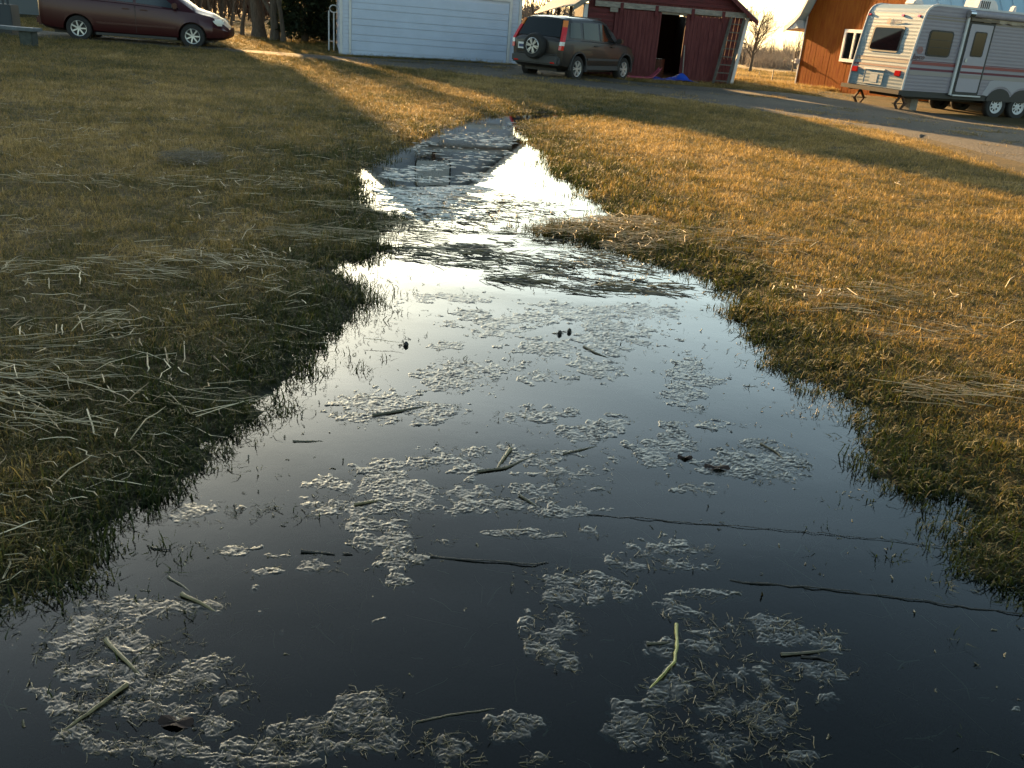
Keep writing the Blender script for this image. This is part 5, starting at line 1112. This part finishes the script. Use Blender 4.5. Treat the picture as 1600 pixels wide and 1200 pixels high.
# scum flecks, sky reflection painted pale; some rows added to brighten the mirrored gable
m_fleck = mat('pale_scum_fleck', (.62, .62, .58), .5)
g_ = np.random.default_rng(91); rows = [(740, 214, 52, 7, 80), (770, 222, 40, 8, 60), (700, 236, 60, 8, 25), (670, 262, 40, 5, 50), (735, 254, 60, 10, 50), (770, 243, 40, 9, 30), (690, 281, 70, 5, 80), (620, 272, 30, 9, 70), (745, 276, 30, 7, 60), (660, 226, 20, 6, 20), (800, 205, 14, 16, 30), (650, 300, 70, 8, 260), (700, 314, 60, 10, 260), (640, 316, 40, 10, 120), (720, 296, 50, 6, 160), (690, 335, 70, 10, 120)]
b_ = MB()
for (cx_, cy_, rx, ry, c) in rows:
    for k in range(c):
        a = g_.random()*6.283; r_ = math.sqrt(g_.random()); x, y = gpx(cx_+rx*r_*math.cos(a), cy_+ry*r_*math.sin(a)); x = float(x); y = float(y); l = .02+.09*g_.random()**2; w2 = .005+.015*g_.random(); ph = g_.random()*6
        n_ = 7; b_.add([(x, y, .006)]+[(x+l*math.cos(q)*(.7+.3*math.sin(2*q+ph)), y+w2*math.sin(q)*(.7+.3*math.sin(3*q+ph)), .001) for q in np.linspace(0, 6.283, n_, endpoint=False)], [(0, 1+i, 1+(i+1) % n_) for i in range(n_)])
tag(b_.build('pale_flecks', m_fleck, None, fix=False), kind='stuff')
# grey hay clump on the left lawn
C = cluster([(300, 260, 52, 10, 700, 10, 50, .05, .22)], 44); g_ = np.random.default_rng(45); n = len(C)
hc = thing('hay_clump', 'low grey-brown clump of old hay on the shaded left lawn', 'hay clump', (float(gpx(300, 260)[0]), float(gpx(300, 260)[1]), 0))
x0, y0 = hc.location.x, hc.location.y; rr_ = np.hypot((C[:, 0]-x0)/.42, (C[:, 1]-y0)/.5)
zc = .05+.10*np.clip(1-rr_, 0, 1)*g_.random(n)+.02*g_.random(n)
o = straws('strands', C[:, 0]-x0-np.cos(C[:, 2])*C[:, 3]/2, C[:, 1]-y0-np.sin(C[:, 2])*C[:, 3]/2, zc, C[:, 2], C[:, 3], .003+.002*g_.random(n), 46, tone_mat('old_hay', [(0, (.07, .055, .04)), (1, (.30, .26, .2))], .8), pitch=.25*g_.standard_normal(n), tone=g_.random(n))
o.parent = hc

# ================================================================== SCUM PATCHES ON THE WATER
PATCH = [(605, 632, 62, 20), (548, 632, 34, 16), (570, 655, 48, 10), (690, 648, 52, 14), (720, 583, 58, 20), (700, 572, 40, 12), (800, 577, 66, 14), (850, 592, 50, 10), (730, 605, 55, 12), (860, 545, 60, 14), (930, 574, 46, 16), (960, 520, 70, 26), (790, 500, 80, 14), (900, 492, 110, 16), (1000, 490, 70, 16), (960, 545, 60, 14), (700, 466, 60, 7), (735, 492, 40, 8), (770, 520, 46, 8), (700, 540, 30, 6),
 (1068, 575, 38, 18), (1105, 598, 26, 7), (1062, 618, 34, 17), (1080, 642, 20, 8), (830, 650, 62, 14), (890, 678, 56, 17), (965, 658, 28, 12), (955, 712, 22, 12), (870, 710, 40, 8), (1035, 700, 46, 30), (1110, 664, 46, 7), (1060, 662, 18, 4), (1185, 725, 74, 26), (1150, 712, 40, 14), (1215, 748, 46, 10), (1080, 764, 56, 9), (1195, 692, 16, 5), (1185, 604, 24, 5), (1100, 735, 30, 7),
 (690, 718, 60, 16), (770, 705, 70, 12), (830, 720, 50, 12), (600, 735, 50, 14), (540, 760, 60, 16), (505, 790, 34, 18), (560, 795, 60, 12), (585, 820, 50, 12), (650, 770, 46, 10), (640, 795, 36, 12), (730, 770, 50, 14), (790, 788, 80, 16), (850, 765, 60, 12), (880, 800, 50, 10), (880, 740, 70, 14), (930, 765, 30, 8), (610, 850, 58, 20), (650, 868, 30, 12), (610, 880, 34, 10), (500, 884, 28, 10), (365, 860, 42, 9), (300, 856, 24, 8), (315, 800, 50, 15), (405, 892, 34, 7), (612, 908, 24, 8), (430, 868, 30, 4), (620, 755, 40, 8),
 (695, 846, 16, 5), (785, 832, 44, 5), (855, 838, 30, 4), (920, 832, 22, 9), (1035, 862, 66, 20), (1070, 885, 50, 10), (985, 882, 34, 10), (860, 905, 56, 18), (930, 905, 60, 14), (960, 925, 46, 14), (870, 930, 40, 14), (860, 990, 46, 30), (880, 1030, 40, 18), (840, 1010, 20, 20), (1110, 928, 46, 7), (1075, 955, 40, 18), (1170, 975, 70, 16), (1240, 990, 66, 16), (1110, 985, 50, 14), (1290, 1000, 26, 18), (1290, 1050, 36, 16), (1090, 1010, 60, 16), (1150, 1055, 90, 24), (1060, 1075, 60, 20), (1140, 1100, 120, 26), (1000, 1140, 50, 30), (1190, 1130, 60, 24), (1130, 1160, 90, 26), (1240, 1180, 40, 14),
 (215, 950, 90, 14), (150, 975, 60, 22), (280, 948, 60, 12), (330, 945, 24, 10), (110, 1000, 60, 22), (80, 1025, 30, 12), (200, 1010, 60, 18), (270, 1030, 70, 22), (160, 1045, 70, 18), (210, 1070, 90, 24), (310, 1060, 60, 18), (350, 1090, 46, 16), (140, 1100, 60, 20), (230, 1110, 90, 18), (120, 1140, 36, 20), (330, 1135, 26, 18), (180, 1165, 60, 16), (260, 1170, 60, 16), (60, 1080, 24, 6), (375, 1055, 18, 6), (570, 1100, 46, 22), (600, 1130, 40, 20), (540, 1130, 60, 18), (470, 1140, 60, 16), (420, 1165, 60, 14), (500, 1165, 80, 16), (590, 1165, 50, 14), (700, 1175, 48, 26), (690, 1160, 30, 16), (800, 1130, 38, 14), (790, 1150, 30, 10), (840, 1190, 30, 10), (420, 1190, 80, 10)]
ya = np.exp(np.linspace(math.log(1.22), math.log(6.3), 900)); ta = np.linspace(-.72, .76, 1400)
TA, YA = np.meshgrid(ta, ya); PX = TA*YA; PY = YA
# back to picture scale only to place the patches: ellipses are laid out in the plane of the water
mask = np.full(PX.shape, -1.0)
wx = (fbm(PX*16, PY*13, 101)-.5); wy = (fbm(PX*16+9, PY*13+4, 103)-.5)
for (cx_, cy_, rx, ry) in PATCH:
    x0, y0 = gpx(cx_, cy_); xr = gpx(cx_+rx, cy_); yu = gpx(cx_, cy_-ry); yd = gpx(cx_, cy_+ry)
    ex = np.array([xr[0]-x0, xr[1]-y0]); ey = np.array([(yu[0]-yd[0])/2, (yu[1]-yd[1])/2]); det = ex[0]*ey[1]-ex[1]*ey[0]
    dx = PX-x0; dy = PY-y0; sel = (np.abs(dx) < 3*np.hypot(*ex)) & (np.abs(dy) < 3*np.hypot(*ey)+.2)
    a = (dx[sel]*ey[1]-dy[sel]*ey[0])/det; b_ = (-dx[sel]*ex[1]+dy[sel]*ex[0])/det
    q = 1-np.sqrt(a*a+b_*b_); mask[sel] = np.maximum(mask[sel], q)
frag = fbm(PX*24, PY*24, 107, 3)
m_ = mask+1.9*(fbm(PX*9, PY*9, 105)-.50)+2.0*(frag-.5)
# fibres: ridged noise, stretched two ways
def ridged(x, y, s): return 1-np.abs(2*vnoise(x, y, s)-1)
def fib(th, s, a=95., b=26.):
    u = PX*math.cos(th)+PY*math.sin(th)+wx*.05; v = -PX*math.sin(th)+PY*math.cos(th)+wy*.05; return (.35+.65*ridged(u*b, v*.3*b, s+50))*ridged(u*b*.6, v*a, s)**3
H = np.maximum.reduce([fib(.15, 1, 150, 34), fib(-.35, 2, 155, 38)*.9, fib(.75, 3, 150, 36)*.8, fib(2.3, 4, 160, 44)*.8])
env = sm(-.12, .35, m_)
Hz = env*(.0038*np.maximum(H-.12, 0)*(.3+1.4*frag))-.0007-(.0015*(1-env))
scale_ = np.clip(PY/2.2, .8, 1.5); Hz = Hz*scale_
Sd = None
near_sel = Hz > -.0014
gs = near_sel[:-1, :-1] | near_sel[1:, :-1] | near_sel[:-1, 1:] | near_sel[1:, 1:]
ii = np.arange(PX.size).reshape(PX.shape); F = np.stack([ii[:-1, :-1], ii[:-1, 1:], ii[1:, 1:], ii[1:, :-1]], -1)[gs]
used, inv = np.unique(F, return_inverse=True); V = np.stack([PX, PY, Hz], -1).reshape(-1, 3)[used]; F = inv.reshape(-1, 4)
m_scum = tone_mat('wet_scum', [(0, (.008, .009, .007)), (.6, (.018, .018, .014)), (1, (.045, .043, .032))], .3, .42, 0, 0)
o = fast_mesh('floating_scum', V, F, m_scum, tone=np.clip(H.ravel()[used]*.5+.5*frag.ravel()[used], 0, 1), smooth=True); tag(o, kind='stuff')
print('scum faces', len(F))
# loose wet fibres among the scum and specks on open water
g_ = np.random.default_rng(61); rows = []
for (cx_, cy_, rx, ry) in PATCH:
    c = int(rx*ry/26)+3; rows.append((cx_, cy_, rx*1.15, ry*1.25, c, 0, 60, .008, .045))
C = cluster(rows, 62); n = len(C)
straws('scum_fibres', C[:, 0], C[:, 1], .0005+.003*g_.random(n), C[:, 2], C[:, 3], .0012+.0014*g_.random(n), 63, m_wetstraw, pitch=.1*g_.standard_normal(n), kink=.6, tone=.15+.5*g_.random(n))
n = 1500; X = -1.2+3.0*g_.random(n); Y = 1.3+4.2*g_.random(n)**1.2; S = shore(X, Y); k = (S < 0) & (RNG.random(n) < np.exp(S/.35)+.08); X, Y = X[k], Y[k]; n = len(X)
straws('floating_specks', X, Y, .0+.003*g_.random(n), g_.random(n)*6.28, .004+.02*g_.random(n), .003+.003*g_.random(n), 64, m_wetstraw, tone=g_.random(n)*.6)

# ================================================================== SINGLE STALKS, TWIGS AND WIRE ON THE WATER
m_yel = mat('yellow_stalk', (.24, .23, .055), .45, var=.2, vscale=30); m_tan = mat('tan_stalk', (.17, .14, .07), .5, var=.25, vscale=30); m_gre = mat('grey_wet_stalk', (.08, .072, .045), .5, var=.3, vscale=30); m_blk = mat('black_wet_twig', (.012, .011, .010), .5)
def stalk(name, pts, wpx, m, label, cat, group=None, z=.006, nodes=True, wob=0, seed=0):
    rr = random.Random(seed); P = [Vector((float(gpx(x, y)[0]), float(gpx(x, y)[1]), z*.55)) for x, y in pts]
    if wob == 0: P[-1].z = -.002
    Q = []
    for a, b_ in zip(P[:-1], P[1:]):
        k = max(2, int((b_-a).length/.03)) if wob else 4
        for i in range(k): 
            q = a.lerp(b_, i/k); 
            if not wob: q += Vector((rr.uniform(-1, 1), rr.uniform(-1, 1), 0))*.0016
            if wob: q += Vector((rr.uniform(-wob, wob), rr.uniform(-wob, wob), rr.uniform(-.002, .003)))
            Q.append(q)
    Q.append(P[-1]); r_ = wpx/2*P[0].y*math.sqrt(1+(EYE/P[0].y)**2)/FPX
    c = sum(Q, Vector())/len(Q); c.z = 0
    r_ *= .85; rad = [r_*(1+(.22 if (nodes and i % 4 == 0) else 0))*(1-.35*i/len(Q))*rr.uniform(.88, 1.1) for i in range(len(Q))]; rad[-1] *= .5
    mb = MB(); mb.tube([q-c for q in Q], rad, 8); o = mb.build(name, m, None, smooth=True); o.location = c; return tag(o, label, cat, group)
stalk('bent_stalk', [(1056, 978), (1057, 1010), (1053, 1037), (1034, 1058), (1014, 1077)], 6, m_yel, 'yellow-green bent stalk floating in the lower right of the puddle', 'plant stalk', z=.010)
stalk('stalk', [(1010, 1007), (1035, 1006), (1054, 1003)], 4.5, m_gre, 'short grey stalk touching the bend of the yellow-green stalk', 'plant stalk', z=.006)
stalk('stalk', [(165, 1002), (192, 1030), (220, 1055)], 7, m_tan, 'stout pale stalk slanting down to the right in the lower left scum', 'plant stalk', z=.009)
stalk('stalk', [(198, 1072), (150, 1108), (95, 1144)], 6.5, m_tan, 'long stalk slanting down to the left, below the stout pale one', 'plant stalk', z=.009)
stalk('stalk', [(283, 930), (312, 943), (337, 955)], 6, m_tan, 'brown-tipped stalk lying at the top of the lower left scum', 'plant stalk', z=.008)
stalk('stalk', [(262, 902), (282, 914), (298, 925)], 4, m_gre, 'faint grey stalk just above the brown-tipped one', 'plant stalk', z=.003)
stalk('stalk', [(797, 703), (786, 718), (777, 731)], 6, m_tan, 'short upright-looking pale stalk in the middle of the puddle', 'plant stalk', z=.010)
stalk('stalk', [(745, 738), (790, 732), (833, 712)], 4.5, m_gre, 'long grey-brown stalk crossed by the short pale stalk mid puddle', 'plant stalk', z=.007)
stalk('stalk', [(582, 650), (625, 643), (672, 633)], 5, m_gre, 'long dark stalk lying across the scum on the left of the puddle', 'plant stalk', z=.007)
stalk('stalk', [(457, 690), (485, 690), (510, 689)], 3, m_gre, 'short straight stalk alone near the left shore', 'plant stalk', z=.003)
stalk('stalk', [(880, 710), (905, 704), (936, 696)], 3.5, m_gre, 'thin stalk right of the middle stalks, pointing to the right bank', 'plant stalk', z=.005)
stalk('stalk', [(1220, 1024), (1262, 1021), (1302, 1014)], 5, m_gre, 'grey stalk at lower right beside a black fragment', 'plant stalk', z=.006)
stalk('stalk', [(812, 775), (826, 784), (842, 793)], 4, m_gre, 'small stalk lying on the scum below the middle of the puddle', 'plant stalk', z=.006)
stalk('stalk', [(553, 790), (575, 786), (607, 780)], 4.5, m_tan, 'tan stalk on the crescent of scum at centre left', 'plant stalk', z=.008)
stalk('stalk', [(650, 1129), (700, 1118), (760, 1110), (776, 1106)], 3, m_gre, 'thin curved stem at the bottom centre of the puddle', 'plant stalk', z=.003, nodes=False)
stalk('stalk', [(912, 542), (930, 552), (953, 560)], 3.5, m_gre, 'short stalk on the far scum below the two dark seed heads', 'plant stalk', z=.006)
stalk('stalk', [(1188, 694), (1212, 707), (1230, 722)], 3.5, m_gre, 'stalk along the top of the right hand scum patch', 'plant stalk', z=.006)
stalk('twig', [(471, 863), (500, 864), (523, 867)], 4.5, m_blk, 'short thick black twig at centre left of the puddle', 'twig', z=.004, wob=.0015, seed=1)
stalk('twig', [(535, 866), (551, 867)], 4, m_blk, 'tiny black fragment right of the short thick black twig', 'twig', z=.003, wob=.0015, seed=2)
stalk('twig', [(673, 870), (720, 876), (780, 879), (835, 884), (857, 879)], 3.2, m_blk, 'long thin knotted black twig in the centre foreground', 'twig', z=.004, wob=.003, seed=3)
stalk('twig', [(1252, 1026), (1278, 1029), (1300, 1035)], 4.5, m_blk, 'black fragment just under the grey stalk at lower right', 'twig', z=.003, wob=.002, seed=4)
stalk('twig', [(236, 856), (246, 859), (268, 860)], 3.2, m_blk, 'small black hooked twig near the lower left shore', 'twig', z=.004, wob=.0015, seed=6)
stalk('wire', [(918, 804), (1000, 811), (1150, 823), (1300, 836), (1400, 846), (1480, 857)], 1.7, m_blk, 'long kinked wire crossing the puddle to the right bank, the upper of two', 'wire', z=.004, wob=.005, seed=7, nodes=False)
stalk('wire', [(1142, 908), (1200, 913), (1290, 921), (1400, 934), (1500, 948), (1610, 962)], 3.0, m_blk, 'thicker kinked dark wire running off the right edge, the lower of two', 'wire', z=.004, wob=.005, seed=8, nodes=False)
for i, (x, y, lb) in enumerate(((874, 519, 'left one of two dark seed heads sticking out of the far scum'), (889, 516, 'right one of two dark seed heads sticking out of the far scum'), (634, 537, 'dark bud standing alone in the bright water on the left'))):
    gx_, gy_ = gpx(x, y+3); o = thing('seed_head', lb, 'seed head', (float(gx_), float(gy_), 0))
    mb = MB(); mb.tube([(0, 0, -.01), (.002, 0, .004), (.001, 0, .014), (0, 0, .022)], [.003, .012, .011, .003], 7); mb.build('bud', m_blk, o, smooth=True); MB().bar((-.04, .0, 0), (0, 0, .006), .003).build('stem', m_blk, o)
# a few drowned leaves
m_leaf = mat('sodden_leaf', (.04, .026, .022), .75, spec=.2, var=.3, vscale=30)
for i, (x, y, s_, lb) in enumerate(((1070, 716, .030, 'small dark curled leaf beside the right scum'), (1120, 732, .05, 'flat drowned leaf left of the right hand scum patch'), (275, 1130, .04, 'drowned brown leaf in the lower left scum'), (988, 365, .03, 'reddish leaf caught in the straw bank'), (374, 187, .05, 'small reddish leaf lying on the far left lawn'))):
    gx_, gy_ = gpx(x, y); b_ = MB(); nP = 14; pts = []
    for k in range(nP):
        a = 2*math.pi*k/nP; r_ = s_*(.72+.28*abs(math.cos(a))+.06*math.sin(5*a)+.04*math.sin(9*a)); pts.append((r_*math.cos(a), r_*math.sin(a)*.55, .004+.006*math.sin(3*a)))
    b_.add([(0, 0, .001)]+pts, [(0, 1+k, 1+(k+1) % nP) for k in range(nP)]); o = b_.build('leaf', m_leaf, None, fix=False)
    zz_ = max(0.001, float(height(np.array([gx_]), np.array([gy_]))[0])+.03 if i > 2 else .001); o.location = (float(gx_), float(gy_), zz_); tag(o, lb, 'leaf')
